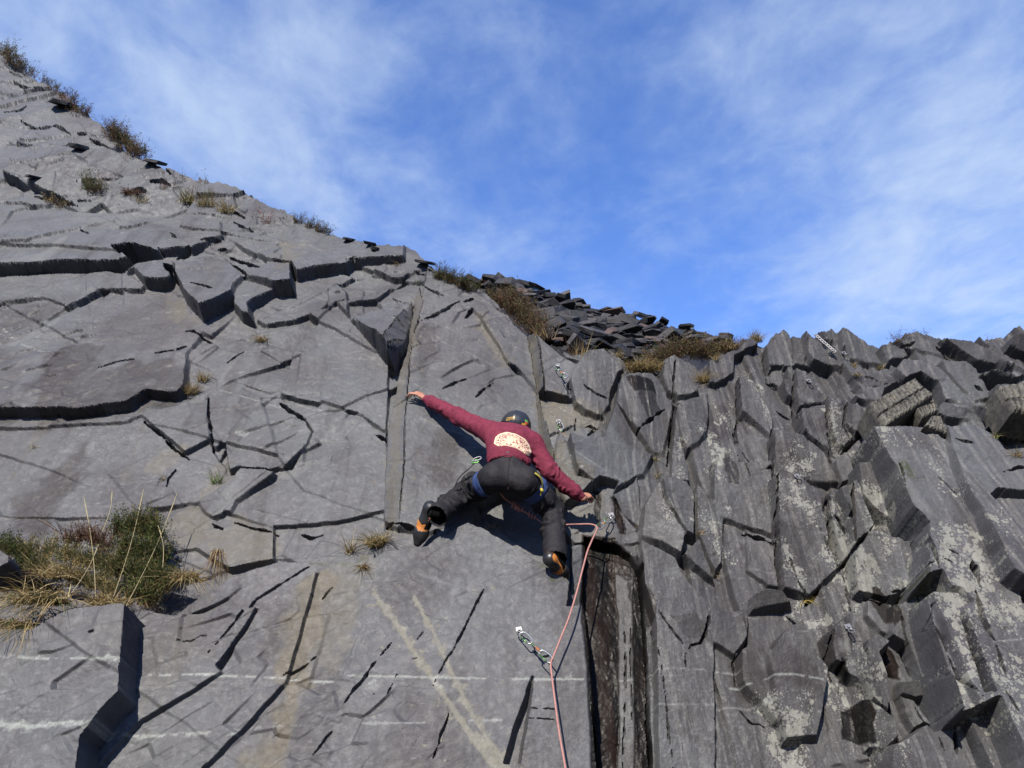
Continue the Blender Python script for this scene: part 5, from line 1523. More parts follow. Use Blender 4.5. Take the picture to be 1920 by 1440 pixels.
heather(165, 1015, 36, 60, 'dead brown heather twigs at the back of the left ledge', leafcols=BROWN, stemcols=BROWN, leaves=12, wide=.8, spread=.8, spots=[(135, 1018, .9), (160, 1012, 1), (180, 1020, 1), (200, 1030, .8)], pfun=LED)
grass_tuft(350, 1090, 44, 420, 'bleached curly grass clump at the right end of the left ledge', STRAW, 1.5, .9, p=P3(348, 1086, .22), droop=1.2, group='dry grass clumps on the left ledge')
grass_tuft(85, 1130, 76, 300, 'long arching straw clump over the left block', STRAW + STRAW + GREEN[:1], 1.6, .7, p=P3(80, 1128, .38), droop=1.3, group='dry grass clumps on the left ledge', lean=(-.1, -.5, -.2))
grass_tuft(40, 1170, 60, 150, 'straw clump at the very left under the arching one', STRAW + GREEN[:1], 1.5, .8, p=P3(36, 1172, .42), droop=1.6, group='dry grass clumps on the left ledge', lean=(-.3, -.5, -.3))
grass_tuft(205, 1135, 44, 260, 'straw clump behind the top of the left block', STRAW, 2.2, .7, p=P3(205, 1132, .3), droop=1.0, group='dry grass clumps on the left ledge')
grass_tuft(120, 1075, 40, 300, 'yellow dry grass mixed through the olive heather', STRAW, 2.4, .7, p=P3(110, 1080, .26), droop=.9, group='dry grass clumps on the left ledge')
for (x0, y0, x1, y1, lab) in [(180, 1138, 157, 932, 'tall dry stalk leaning left over the left block'), (207, 1135, 269, 917, 'tall dry stalk in front of the dark green heather'),
                              (236, 1137, 332, 925, 'tall dry stalk crossing the dark green heather to the right'), (130, 1118, 185, 1020, 'shorter dry stalk on the left leaning right'), (191, 998, 210, 920, 'short dry stalk rising behind the dead twigs'),
                              (305, 1062, 296, 985, 'thin short stalk right of the dark green heather')]:
    a, b = P3(x0, y0, .34), P3(x1, y1, .30)
    m_ = MB()
    bend = np.array([.02, 0, 0])
    pts_ = [a + (b - a) * t_ + bend * math.sin(t_ * 3.1) for t_ in np.linspace(0, 1, 8)]
    m_.tube(pts_, [.0024, .0023, .0022, .002, .0018, .002, .0042, .0015], 6)
    o = tinted('grass_stalk', m_.v, m_.f, [(.30, .255, .15)] * len(m_.v), None, a)
    tag(o, lab, 'grass stalk', 'tall dry stalks on the left ledge')
o_ = P3(52, 1000, .25)
v_, f_, t_ = blades(P3(112, 998, .25), 5, .35, .25, BROWN, PR, (-1.2, 0, .1), width=.004, base_r=.03, droop=.1)
tag(tinted('dead_twig', v_, f_, t_, None, o_), 'bare grey dead twigs sticking out above the left ledge', 'twig')

# ------------------------------------------------------------------ climbing hardware
M_STEEL = simple_mat('bright_steel', (.13, .13, .135), .45, .5, .1, 60)
M_ALU = simple_mat('silver_aluminium', (.24, .25, .26), .35, .6, .06, 60)
M_GREENM = simple_mat('green_anodised', (.06, .18, .045), .35, .6, .08, 60)
M_SLING = simple_mat('white_black_tape', (.12, .125, .11), .8, 0, .3, 300)
M_ORANGE = simple_mat('orange_rubber', (.24, .075, .015), .6, 0, .1, 60)
M_BLACK = simple_mat('black_tape', (.012, .012, .013), .7, 0, .2, 200)


def basis(a, b, nrm):
    x = Vector(b) - Vector(a)
    L = x.length
    x.normalize()
    n_ = Vector(nrm)
    n_ = (n_ - x * n_.dot(x)).normalized()
    y = n_.cross(x)
    return Vector(a), x, y, n_, L


def carabiner(root, a, b, nrm, gate_mat, flip=1, thick=.0046):
    """a D of round bar from a to b; gate is a sub-part"""
    o, x, y, n_, L = basis(a, b, nrm)
    R = .024 * flip
    prof = [(.18, -.75), (.03, -.55), (0, 0), (.05, .55), (.2, .95), (.5, 1.02), (.82, .85), (.97, .45), (1, 0), (.96, -.45), (.86, -.75)]
    pts_ = [o + x * (L * s) + y * (R * q) for s, q in prof]
    m_ = MB().tube(spline(pts_, 4), thick, 8)
    c = m_.build('carabiner', M_ALU, root)
    g = MB().tube([pts_[0] + n_ * .001, (pts_[0] + pts_[-1]) / 2 + n_ * .002, pts_[-1] + n_ * .001], thick * .8, 8)
    g.build('gate', gate_mat, c)
    return c


def quickdraw(A, B, nrm, label, group='quickdraws on the route', s1=.36, s2=.64):
    A, B = np.asarray(A), np.asarray(B)
    root = empty('quickdraw', A)
    tag(root, label, 'quickdraw', group)
    a1 = A + (B - A) * s1
    b1 = A + (B - A) * s2
    carabiner(root, A, a1, nrm, M_GREENM, 1)
    carabiner(root, B, b1, nrm, M_GREENM, -1)
    o, x, y, n_, L = basis(a1, b1, nrm)
    m_ = MB()
    st = [o - x * .012, o + x * (L * .3), o + x * (L * .7), o + x * (L + .012)]
    m_.tube(st, [.008, .0075, .0075, .008], 8, True, .38)
    sl = m_.build('sling', M_SLING, root)
    MB().tube([o + x * (L * .55), o + x * (L * .98)], .0105, 8, True, .6).build('rubber_keeper', M_ORANGE, sl)
    MB().tube([o + x * (L * .05), o + x * (L * .3)], .0095, 8, True, .5).build('stitching', M_GREENM, sl)
    return root


def hanger(p, label, size=1.0, down=(.2, 0, -1)):
    """bolt hanger: bent plate with an eye, and the bolt head"""
    root = empty('bolt_hanger', p)
    tag(root, label, 'bolt', 'bolt hangers in the rock')
    p = Vector(p)
    n_ = Vector(N)
    d = Vector(down)
    d = (d - n_ * d.dot(n_)).normalized()
    s = n_.cross(d)
    m_ = MB()
    k = size
    outl = [(-.018, -.018), (.018, -.018), (.020, .010), (-.020, .010)]
    f0 = [p + s * (a * k) + d * (b * k) + n_ * .002 for a, b in outl]
    f1 = [q + n_ * .004 for q in f0]
    m_.add(f0 + f1, [(0, 3, 2, 1), (4, 5, 6, 7), (0, 1, 5, 4), (1, 2, 6, 5), (2, 3, 7, 6), (3, 0, 4, 7)])
    ring = []
    for q in range(17):
        an = math.pi * 2 * q / 16
        ring.append(p + d * (.030 * k + .016 * k * math.cos(an)) + n_ * (.016 * k + .012 * k * math.cos(an)) + s * (.016 * k * math.sin(an)))
    m_.tube(ring, .0042 * k, 6)
    m_.build('hanger_plate', M_STEEL, root, smooth=False)
    MB().tube([p + n_ * .004, p + n_ * .016], .009 * k, 6).build('bolt_head', M_STEEL, root, smooth=False)
    return root


H_LOW = P3(973, 1181, .235)
hanger(H_LOW, 'lowest bolt hanger holding the quickdraw on the smooth lower slab')
Q1B = P3(1034, 1241, .33)
quickdraw(P3(976, 1187, .255), Q1B, N, 'silver and green quickdraw lying across the smooth lower slab')
sh2 = surfh(1148, 968)
hanger(P3(1146, 966, sh2 + .01), 'bolt hanger beside the right hand of the climber')
quickdraw(P3(1145, 971, sh2 + .04), P3(1119, 990, sh2 + .16), N, 'quickdraw clipped at the right hand of the climber with the rope through it', s1=.4, s2=.6)
sh3 = surfh(1048, 792)
hanger(P3(1047, 790, sh3 + .01), 'bolt hanger in the corner right of the helmet')
quickdraw(P3(1048, 793, sh3 + .03), P3(1062, 832, sh3 + .05), N, 'quickdraw half hidden behind the arete right of the helmet')
sh4 = surfh(1045, 686)
hanger(P3(1046, 685, sh4 + .01), 'upper bolt hanger with the splayed quickdraw above the climber')
quickdraw(P3(1043, 686, sh4 + .04), P3(1062, 708, sh4 + .09), N, 'splayed white quickdraw on the bolt above the helmet')
hanger(P3(1494, 893, surfh(1494, 893) + .012), 'bare bolt hanger on the dark lichened rib', 1.0)
hanger(P3(1590, 1176, surfh(1590, 1176) + .012), 'bare bolt hanger with a white smear in the lower right', 1.1)
hanger(P3(1516, 714, surfh(1516, 714) + .012), 'bare bolt hanger under the spiky crest', 1.0)
hanger(P3(1582, 662, surfh(1582, 662) + .012), 'small bolt right of the lower off chain', .9)
# chain under the spikes
ca_, cb_ = (1531, 630), (1566, 660)
hanger(P3(ca_[0], ca_[1], surfh(*ca_) + .012), 'bolt hanger at the upper end of the chain', 1.0)
chain = empty('anchor_chain', P3(ca_[0], ca_[1], surfh(*ca_) + .04))
tag(chain, 'bright steel chain hanging under the spiky crest', 'chain')
nl = 9
for k in range(nl):
    f0, f1 = k / nl, (k + 1.25) / nl
    q0 = (ca_[0] + (cb_[0] - ca_[0]) * f0, ca_[1] + (cb_[1] - ca_[1]) * f0)
    q1 = (ca_[0] + (cb_[0] - ca_[0]) * f1, ca_[1] + (cb_[1] - ca_[1]) * f1)
    hh_ = max(surfh(*q0), surfh(*q1)) + .035
    o, x, y, n_, L = basis(P3(*q0, hh_), P3(*q1, hh_), N)
    side_ = (y if k % 2 == 0 else n_) * (.35 if k % 2 else 1)
    side_ = side_ + (n_ * .4 if k % 2 == 0 else y * .7)
    side_.normalize()
    rg = [o + x * (L * .5 + L * .5 * math.cos(a_)) + side_ * (L * .30 * math.sin(a_)) for a_ in np.linspace(0, 2 * math.pi, 17)]
    MB().tube(rg, .006, 6).build('chain_link', M_STEEL, chain)

# ------------------------------------------------------------------ rope
M_ROPE = bpy.data.materials.new('climbing_rope')
M_ROPE.use_nodes = True
_t = NT(M_ROPE.node_tree)
_b = M_ROPE.node_tree.nodes['Principled BSDF']
_v = _t.new('ShaderNodeTexCoord').outputs['Object']
_w = _t.noise(_v, 260, 2)
_t.put(_b.inputs['Base Color'], _t.mix(_t.ss(_w, .4, .6), (.30, .145, .125), (.20, .085, .072)))
_b.inputs['Roughness'].default_value = .75
ROPE = [(938, 925, .34), (948, 936, .30), (958, 943, .27), (968, 950, .25), (984, 960, .22), (996, 967, .21), (1008, 974, .20), (1020, 982, .19), (1040, 986, .19), (1060, 984, .20), (1085, 983, sh2 + .14), (1108, 983, sh2 + .16), (1119, 988, sh2 + .168),
        (1117, 998, sh2 + .18), (1109, 1015, .28), (1101, 1035, .30), (1093, 1065, .32), (1080, 1115, .33), (1066, 1160, .34), (1050, 1200, .34), (1038, 1230, .335), (1033, 1243, .335), (1034, 1262, .335), (1040, 1310, .36), (1048, 1370, .40), (1060, 1440, .44), (1075, 1540, .52), (1100, 1700, .68), (1130, 1900, .95), (1150, 2010, 1.1)]
rp = spline([P3(x, y, hh_) for x, y, hh_ in ROPE], 10)
rope_m = MB().tube(rp, .0058, 10)
# figure of eight and stopper knots in front of the harness
for (kx, ky, kh, kr, tw) in [(967, 949, .255, .022, 3), (973, 954, .245, .018, 2.5), (997, 967, .215, .016, 2.5)]:
    c0 = Vector(P3(kx, ky, kh))
    ax = (Vector(P3(kx + 10, ky + 6, kh - .01)) - c0).normalized()
    e1 = ax.orthogonal().normalized()
    e2 = ax.cross(e1)
    kp = [c0 + ax * ((s / 40 - .5) * .06) + e1 * (kr * math.cos(tw * 2 * math.pi * s / 40)) + e2 * (kr * math.sin(tw * 2 * math.pi * s / 40)) for s in range(41)]
    rope_m.tube(kp, .0058, 8)
rope = rope_m.build('climbing_rope', M_ROPE, None, True, rp[0])
tag(rope, 'salmon pink rope from the harness through two quickdraws to the ground', 'rope')

# ------------------------------------------------------------------ the climber
class SDF:
    """smooth union of round cones and ellipsoids on a grid, turned into one continuous surface"""
    def __init__(self, lo, hi, vx):
        self.lo = np.array(lo, float)
        self.vx = vx
        self.n = np.ceil((np.array(hi) - self.lo) / vx).astype(int) + 1
        self.f = np.full(self.n, 1.0, np.float32)

    def _blk(self, mn, mx):
        a = np.clip(np.floor((mn - self.lo) / self.vx).astype(int), 0, self.n - 1)
        b = np.clip(np.ceil((mx - self.lo) / self.vx).astype(int) + 1, 1, self.n)
        sl = tuple(slice(i, j) for i, j in zip(a, b))
        g = np.meshgrid(*[self.lo[k] + np.arange(a[k], b[k]) * self.vx for k in range(3)], indexing='ij')
        return sl, g

    def _put(self, sl, d, k, sub=False):
        f = self.f[sl]
        if sub:
            self.f[sl] = np.maximum(f, -d)
            return
        if k <= 0:
            self.f[sl] = np.minimum(f, d)
            return
        t = np.clip(.5 + .5 * (f - d) / k, 0, 1)
        self.f[sl] = f * (1 - t) + d * t - k * t * (1 - t)

    def cone(self, a, ra, b, rb_, k=.03, flat=None, sub=False):
        a, b = np.asarray(a, float), np.asarray(b, float)
        m = max(ra, rb_) + k * 1.5 + .03
        sl, (X, Y, Z) = self._blk(np.minimum(a, b) - m, np.maximum(a, b) + m)
        d = b - a
        L2 = max(d @ d, 1e-12)
        px, py, pz = X - a[0], Y - a[1], Z - a[2]
        t = np.clip((px * d[0] + py * d[1] + pz * d[2]) / L2, 0, 1)
        qx, qy, qz = px - t * d[0], py - t * d[1], pz - t * d[2]
        if flat is not None:      # (direction, factor): thinner along that direction
            nx, s = flat
            dn = qx * nx[0] + qy * nx[1] + qz * nx[2]
            ex = dn * (1 / s - 1)
            qx, qy, qz = qx + nx[0] * ex, qy + nx[1] * ex, qz + nx[2] * ex
        r = ra + (rb_ - ra) * t
        q = np.sqrt(qx * qx + qy * qy + qz * qz) - r
        self._put(sl, q.astype(np.float32), k, sub)

    def ell(self, c, rad, R=None, k=.02, sub=False):
        c = np.asarray(c, float)
        rad = np.asarray(rad, float)
        m = rad.max() + k * 1.5 + .03
        sl, (X, Y, Z) = self._blk(c - m, c + m)
        P_ = np.stack([X - c[0], Y - c[1], Z - c[2]], -1)
        if R is not None:
            P_ = P_ @ R           # columns of R are the axes
        q = P_ / rad
        l = np.linalg.norm(q, axis=-1)
        g = np.linalg.norm(q / rad, axis=-1) + 1e-9
        self._put(sl, (l * (l - 1) / g).astype(np.float32), k, sub)

    def mesh(self):
        f = self.f
        s = f < 0
        c = np.zeros(np.array(f.shape) - 1, np.int8)
        for i in (0, 1):
            for j in (0, 1):
                for k in (0, 1):
                    c += s[i:f.shape[0] - 1 + i, j:f.shape[1] - 1 + j, k:f.shape[2] - 1 + k]
        act = (c > 0) & (c < 8)
        ids = np.full(act.shape, -1, np.int64)
        ii = np.argwhere(act)
        ids[act] = np.arange(len(ii))
        acc = np.zeros((len(ii), 3))
        cnt = np.zeros(len(ii))
        corners = [(i, j, k) for i in (0, 1) for j in (0, 1) for k in (0, 1)]
        val = [f[ii[:, 0] + a, ii[:, 1] + b, ii[:, 2] + c_] for a, b, c_ in corners]
        for e in range(8):
            for g in range(e + 1, 8):
                da = np.array(corners[g]) - np.array(corners[e])
                if np.abs(da).sum() != 1: continue
                x = (val[e] < 0) != (val[g] < 0)
                t = val[e] / (val[e] - val[g] + 1e-12)
                p = np.array(corners[e]) + t[:, None] * da
                acc[x] += p[x]
                cnt[x] += 1
        vv = self.lo + (ii + acc / cnt[:, None]) * self.vx
        faces = []
        for ax in range(3):
            sh = [0, 0, 0]
            sh[ax] = 1
            a = s[:f.shape[0] - sh[0], :f.shape[1] - sh[1], :f.shape[2] - sh[2]]
            b = s[sh[0]:, sh[1]:, sh[2]:]
            o1, o2 = [d for d in range(3) if d != ax]
            e = np.argwhere(a != b)
            m = np.ones(len(e), bool)
            for o in (o1, o2):
                m &= (e[:, o] > 0) & (e[:, o] < ids.shape[o])
            m &= e[:, ax] < ids.shape[ax]
            e = e[m]
            d1 = np.zeros(3, int); d1[o1] = 1
            d2 = np.zeros(3, int); d2[o2] = 1
            q = [ids[tuple((e - x).T)] for x in (d1 * 0, d1, d1 + d2, d2)]
            q = np.stack(q, 1)
            ins = a[tuple(e.T)]
            fl = ins if ax != 1 else ~ins
            q[~fl] = q[~fl][:, ::-1]
            faces.append(q)
        return vv, np.concatenate(faces)


def J(x, y, hh):
    return P3(x, y, hh)


def nrm_(v_):
    v_ = np.asarray(v_, float)
    return v_ / np.linalg.norm(v_)


# joints: photo place and height off the mean rock plane
pel = J(955, 893, .43); waist = J(955, 862, .43); chest = J(957, 832, .42); neck = J(964, 814, .38); head = J(963, 814, .30)
shL, shR = J(921, 812, .40), J(997, 832, .40)
elL, wrL = J(858, 780, .28), J(796, 747, .165)
elR, wrR = J(1032, 886, .36), J(1092, 934, .26)
hipL, hipR = J(926, 897, .42), J(986, 905, .42)
knL, anL = J(872, 922, .17), J(824, 964, .35)
knR, anR = J(1037, 955, .20), J(1041, 1040, .27)
print('limbs', [round(float(np.linalg.norm(a - b)), 2) for a, b in [(pel, neck), (shL, elL), (elL, wrL), (shR, elR), (elR, wrR), (hipL, knL), (knL, anL), (hipR, knR), (knR, anR), (shL, shR)]])
LO = np.minimum.reduce([pel, wrL, anL, anR, wrR, head]) - np.array([.35, .35, .40])
HI = np.maximum.reduce([pel, wrL, anL, anR, wrR, head, knL, knR]) + np.array([.28, .35, .35])

bf = nrm_(np.cross(neck - pel, shR - shL))        # across the back: front-to-back direction
if bf @ FWD > 0: bf = -bf                         # points backwards, to the viewer
upb = nrm_(neck - pel)
rtb = nrm_(np.cross(upb, -bf))
if rtb @ RT < 0: rtb = -rtb
RB_ = np.stack([rtb, bf, upb], 1)

# --- body: one continuous surface from head to feet
B = SDF(LO, HI, .0058)
B.cone(pel, .125, waist, .105, .04, (bf, .72))
B.cone(waist, .11, chest, .135, .05, (bf, .68))
B.cone(chest, .135, (neck + chest) / 2, .10, .05, (bf, .72))
B.cone(neck - upb * .06, .055, head, .05, .03)
for sh, el, wr in ((shL, elL, wrL), (shR, elR, wrR)):
    B.cone((neck + sh) / 2, .05, sh, .056, .04)
    B.cone(sh, .054, el, .042, .025)
    B.cone(el, .042, wr, .027, .02)
for hp, kn, an in ((hipL, knL, anL), (hipR, knR, anR)):
    B.cone(hp, .09, kn, .058, .04)
    B.cone(kn, .058, kn * .6 + an * .4, .055, .02)
    B.cone(kn * .6 + an * .4, .055, an, .024, .02)
# head: looking up and to the left at the rock
hup = nrm_(upb * .55 + np.array([.22, .0, .85]))
hfw = nrm_(np.array([-.25, 1, .15]) - hup * (np.array([-.25, 1, .15]) @ hup))
hrt = np.cross(hfw, hup)
HR = np.stack([hrt, hfw, hup], 1)
hc = head + hup * .055
B.ell(hc, (.073, .092, .095), HR, .02)
B.ell(hc + hfw * .028 - hup * .065, (.052, .062, .06), HR, .03)          # jaw
B.cone(hc + hfw * .088 - hup * .01, .008, hc + hfw * .108 - hup * .035, .013, .012)   # nose
B.cone(hc + hfw * .088 - hup * .066 - hrt * .018, .006, hc + hfw * .088 - hup * .066 + hrt * .018, .006, .008)   # mouth
for s_ in (-1, 1):
    B.ell(hc + hfw * .084 + hrt * .031 * s_ + hup * .0, (.013, .010, .009), HR, 0, True)  # eye sockets
    B.ell(hc + hfw * .076 + hrt * .031 * s_ + hup * .0, (.011, .010, .010), HR, .002)
    B.cone(hc + hfw * .086 + hrt * .012 * s_ + hup * .018, .006, hc + hfw * .076 + hrt * .046 * s_ + hup * .018, .006, .01)
    B.ell(hc - hfw * .005 + hrt * .075 * s_ - hup * .02, (.010, .020, .032), HR, .006)     # ears


def hand(wr, palm_dir, back, side, curl, spread, thumb_side, tips=None):
    palm_dir = nrm_(palm_dir)
    back = np.asarray(back) - palm_dir * (np.asarray(back) @ palm_dir)
    """palm with five separate bent fingers; back = out of the back of the hand"""
    pd, bk, sd_ = nrm_(palm_dir), nrm_(back), nrm_(side)
    B.cone(wr, .027, wr + pd * .03, .028, .015, (bk, .7))
    mid = wr + pd * .055
    B.ell(mid, (.040, .048, .016), np.stack([sd_, pd, bk], 1), .014)
    kn_ = wr + pd * .092
    L_ = [.078, .088, .083, .066]
    for q in range(4):
        off = (q - 1.5) * .0205
        base = kn_ + sd_ * off - pd * (.006 * abs(q - 1.2)) + bk * .004
        d0 = nrm_(pd + sd_ * spread * (q - 1.5))
        p = base - pd * .02
        ang = 0
        for sgl, (fr, r0, r1) in enumerate(((.5, .0095, .009), (.3, .0088, .0082), (.24, .008, .0068))):
            ang += curl[sgl] * (1 + .12 * q)
            dd = d0 * math.cos(ang) - bk * math.sin(ang)
            e = p + dd * (L_[q] * fr + (.02 if sgl == 0 else 0))
            B.cone(p, r0, e, r1, .004)
            p = e
    tb = wr + pd * .035 + sd_ * thumb_side * .032
    t1 = tb + nrm_(pd * .7 + sd_ * thumb_side * .75 - bk * .25) * .042
    t2 = t1 + nrm_(pd * .95 + sd_ * thumb_side * .15 - bk * .4) * .032
    B.cone(tb, .0135, t1, .0108, .01)
    B.cone(t1, .0105, t2, .0085, .004)


# left hand hooks over the edge of the pillar, right hand presses on the block
kL = J(772, 730, .195)
hand(wrL, kL - wrL, UPV * .9 + N * .35, np.cross(nrm_(kL - wrL), UPV * .9 + N * .35), (.45, .6, .35), .06, 1 if np.cross(nrm_(kL - wrL), UPV * .9 + N * .35) @ N < 0 else -1)
kR = J(1108, 924, .20)
hand(wrR, kR - wrR, UPV * .55 + N * .65, np.cross(nrm_(kR - wrR), UPV * .55 + N * .65), (.45, .85, .6), .08, 1 if np.cross(nrm_(kR - wrR), UPV * .55 + N * .65) @ RT < 0 else -1)


def foot_axes(an, toe, heel_up):
    d = nrm_(toe - an)
    s_ = nrm_(np.cross(d, heel_up))
    n_ = np.cross(s_, d)
    return d, s_, n_


heelL, toeL = J(804, 953, .35), J(780, 1016, .20)
heelR, toeR = J(1031, 1054, .30), J(1062, 1080, .16)
for an, hl_, to_ in ((anL, heelL, toeL), (anR, heelR, toeR)):
    ins_ = (an - hl_) * .45
    B.cone(an, .024, hl_ + ins_, .016, .012)
    B.cone(hl_ + ins_, .016, to_ * .6 + (hl_ + ins_) * .4, .012, .008)

M_SKIN = simple_mat('skin', (.27, .125, .08), .55, 0, .12, 40, .15, 300, .3)
root = empty('person', pel)
tag(root, 'climber in maroon hoodie and black trousers spread across the slab with both arms out', 'person')


def smooth_mesh(sdf, name, mat, parent, disp=None, it=3):
    vv, ff = sdf.mesh()
    # light relaxation
    e = np.concatenate([ff[:, [0, 1]], ff[:, [1, 2]], ff[:, [2, 3]], ff[:, [3, 0]]])
    cn = np.bincount(e.ravel(), minlength=len(vv)).astype(float)
    for _ in range(it):
        ac = np.zeros_like(vv)
        for k in range(3):
            ac[:, k] = np.bincount(e[:, 0], vv[e[:, 1], k], len(vv)) + np.bincount(e[:, 1], vv[e[:, 0], k], len(vv))
        vv = vv * .5 + .5 * ac / np.maximum(cn, 1)[:, None]
    if disp is not None:
        fn = np.cross(vv[ff[:, 2]] - vv[ff[:, 0]], vv[ff[:, 3]] - vv[ff[:, 1]])
        vn = np.zeros_like(vv)
        for c in range(4):
            for k in range(3):
                vn[:, k] += np.bincount(ff[:, c], fn[:, k], len(vv))
        vn /= np.linalg.norm(vn, axis=1, keepdims=True) + 1e-12
        vv = vv + vn * disp(vv)[:, None]
    return mesh_obj(name, vv, ff.tolist(), mat, parent, True)


body = smooth_mesh(B, 'body', M_SKIN, root, None, 2)


def folds(vv, a, b, freq, amp, seed, ramp=(0, 1)):
    """soft cross folds along a limb"""
    d = b - a
    L = np.linalg.norm(d)
    d = d / L
    t = ((vv - a) @ d) / L
    e1 = nrm_(np.cross(d, [.3, .2, 1]))
    e2 = np.cross(d, e1)
    an = np.arctan2((vv - a) @ e1, (vv - a) @ e2)
    near = np.linalg.norm(vv - a - np.clip(t, 0, 1)[:, None] * (b - a), axis=1) < .19
    ph = t * freq + .7 * np.sin(an + seed) + .3 * np.sin(2 * an + 2.3 * seed) + .9 * pn(an * .8 + seed, t * freq * .35, seed)
    k = sstep(ramp[0] - .12, ramp[0] + .08, t) * (1 - sstep(ramp[1] - .08, ramp[1] + .12, t)) * near
    mod = sstep(-.1, .7, pn(an * .9 + 3 * seed, t * freq * .45, seed + 3))
    return amp * k * mod * (1 - np.abs(2 * (ph - np.floor(ph)) - 1)) ** 1.0 * 1.4


# --- hoodie
Hd = SDF(LO, HI, .0062)
hem = J(953, 862, .44)
Hd.cone(hem, .150, chest, .168, .05, (bf, .70))
Hd.cone(chest, .165, chest * .45 + neck * .55, .120, .06, (bf, .75))
Hd.cone(chest + bf * .02, .12, neck - bf * .01, .085, .05, (bf, .75))
for sh, el, wr in ((shL, elL, wrL), (shR, elR, wrR)):
    inn = sh * .55 + (chest * .3 + neck * .7) * .45
    Hd.cone(inn, .088, sh, .080, .05)
    Hd.cone(sh, .080, el, .062, .045)
    Hd.cone(el, .063, el * .25 + wr * .75, .050, .025)
    Hd.cone(el * .25 + wr * .75, .050, wr * .93 + el * .07, .036, .02)
# hood lying on the shoulders
Hd.cone(neck - rtb * .07 + bf * .035, .040, neck + rtb * .07 + bf * .035, .040, .04)
Hd.cone(neck - rtb * .03 + bf * .055 - upb * .05, .038, neck + rtb * .03 + bf * .055 - upb * .05, .038, .04)
Hd.ell(neck + hup * .05, (.07, .08, .05), HR, 0, True)
# open hem
Hd.cone(hem - upb * .20, .140, hem + upb * .0, .132, 0, (bf, .68), True)


def hood_disp(vv):
    d = np.zeros(len(vv))
    for k, (sh, el, wr) in enumerate(((shL, elL, wrL), (shR, elR, wrR))):
        d += folds(vv, sh, el, 4.5, .010, 2 + k, (.25, 1.0)) + folds(vv, el, wr, 6.5, .011, 5 + k, (.0, .8))
        d += folds(vv, wr, el, 14, .004, 8 + k, (.04, .16))
    t = (vv - hem) @ upb
    x = (vv - hem) @ rtb
    tor = (np.abs(x) < .22) & (t < .33)
    ph = t * 13 + 1.4 * np.abs(x) * 3 + .5 * np.sin(x * 9 + 1)
    d += tor * .009 * np.maximum(0, np.sin(ph * 2.4)) * (1 - sstep(.05, .22, t))
    d += .004 * fbm(vv[:, 0] * 9 + vv[:, 2] * 5, vv[:, 1] * 9 + vv[:, 2] * 6, 3, 401)
    return d


M_HOOD = simple_mat('maroon_cotton', (.108, .0165, .031), .85, 0, .16, 30, .9, 13, .15, bd=.012)
M_PANT = simple_mat('charcoal_stretch_cloth', (.0100, .0094, .0108), .72, 0, .2, 25, .8, 11, .2, bd=.018)
hoodie = smooth_mesh(Hd, 'hoodie', M_HOOD, root, hood_disp, 3)

# --- trousers
Tr = SDF(LO, HI, .0062)
Tr.cone(J(955, 866, .44), .128, pel, .130, .04, (bf, .80))
for hp, kn, an, s_ in ((hipL, knL, anL, -1), (hipR, knR, anR, 1)):
    Tr.ell(hp + bf * .035 - upb * .015, (.088, .095, .105), RB_, .05)
    Tr.cone(hp, .098, hp * .4 + kn * .6, .085, .045)
    Tr.cone(hp * .4 + kn * .6, .085, kn, .077, .04)
    Tr.cone(kn, .077, kn * .5 + an * .5, .076, .04)
    cuff = an + nrm_(an - kn) * .015
    Tr.cone(kn * .5 + an * .5, .076, cuff, .082, .03)
    Tr.cone(kn * .3 + an * .7, .058, cuff + nrm_(an - kn) * .13, .086, 0, None, True)      # hollow cuff


def pant_disp(vv):
    d = np.zeros(len(vv))
    for k, (hp, kn, an) in enumerate(((hipL, knL, anL), (hipR, knR, anR))):
        d += folds(vv, hp, kn, 8, .018, 11 + k, (.1, 1.0)) + folds(vv, kn, an, 7, .018, 14 + k, (.0, .8))
    d += .004 * fbm(vv[:, 0] * 8 + vv[:, 2] * 5, vv[:, 1] * 8 + vv[:, 2] * 6, 3, 411)
    # seam down the middle of the seat
    x = (vv - pel) @ rtb
    y = (vv - pel) @ bf
    d -= .006 * np.exp(-(x / .006) ** 2) * (y > 0)
    return d


trousers = smooth_mesh(Tr, 'trousers', M_PANT, root, pant_disp, 2)


# --- things fitted on those surfaces
def bvh_of(*obs):
    vv, ff = [], []
    for o in obs:
        k = len(vv)
        off = world_loc(o)
        vv += [v_.co + off for v_ in o.data.vertices]
        ff += [[i + k for i in p.vertices] for p in o.data.polygons]
    return BVHTree.FromPolygons(vv, ff)


BH = bvh_of(hoodie)
BT = bvh_of(trousers)
BA = bvh_of(hoodie, trousers)


def on(bv, x, y, lift=.002):
    d = Vector(ray(x, y)).normalized()
    hit = bv.ray_cast(Vector(CAM), d)
    if hit[0] is None: return None
    n_ = hit[1]
    if n_.dot(d) > 0: n_ = -n_
    return np.array(hit[0] + n_ * lift)


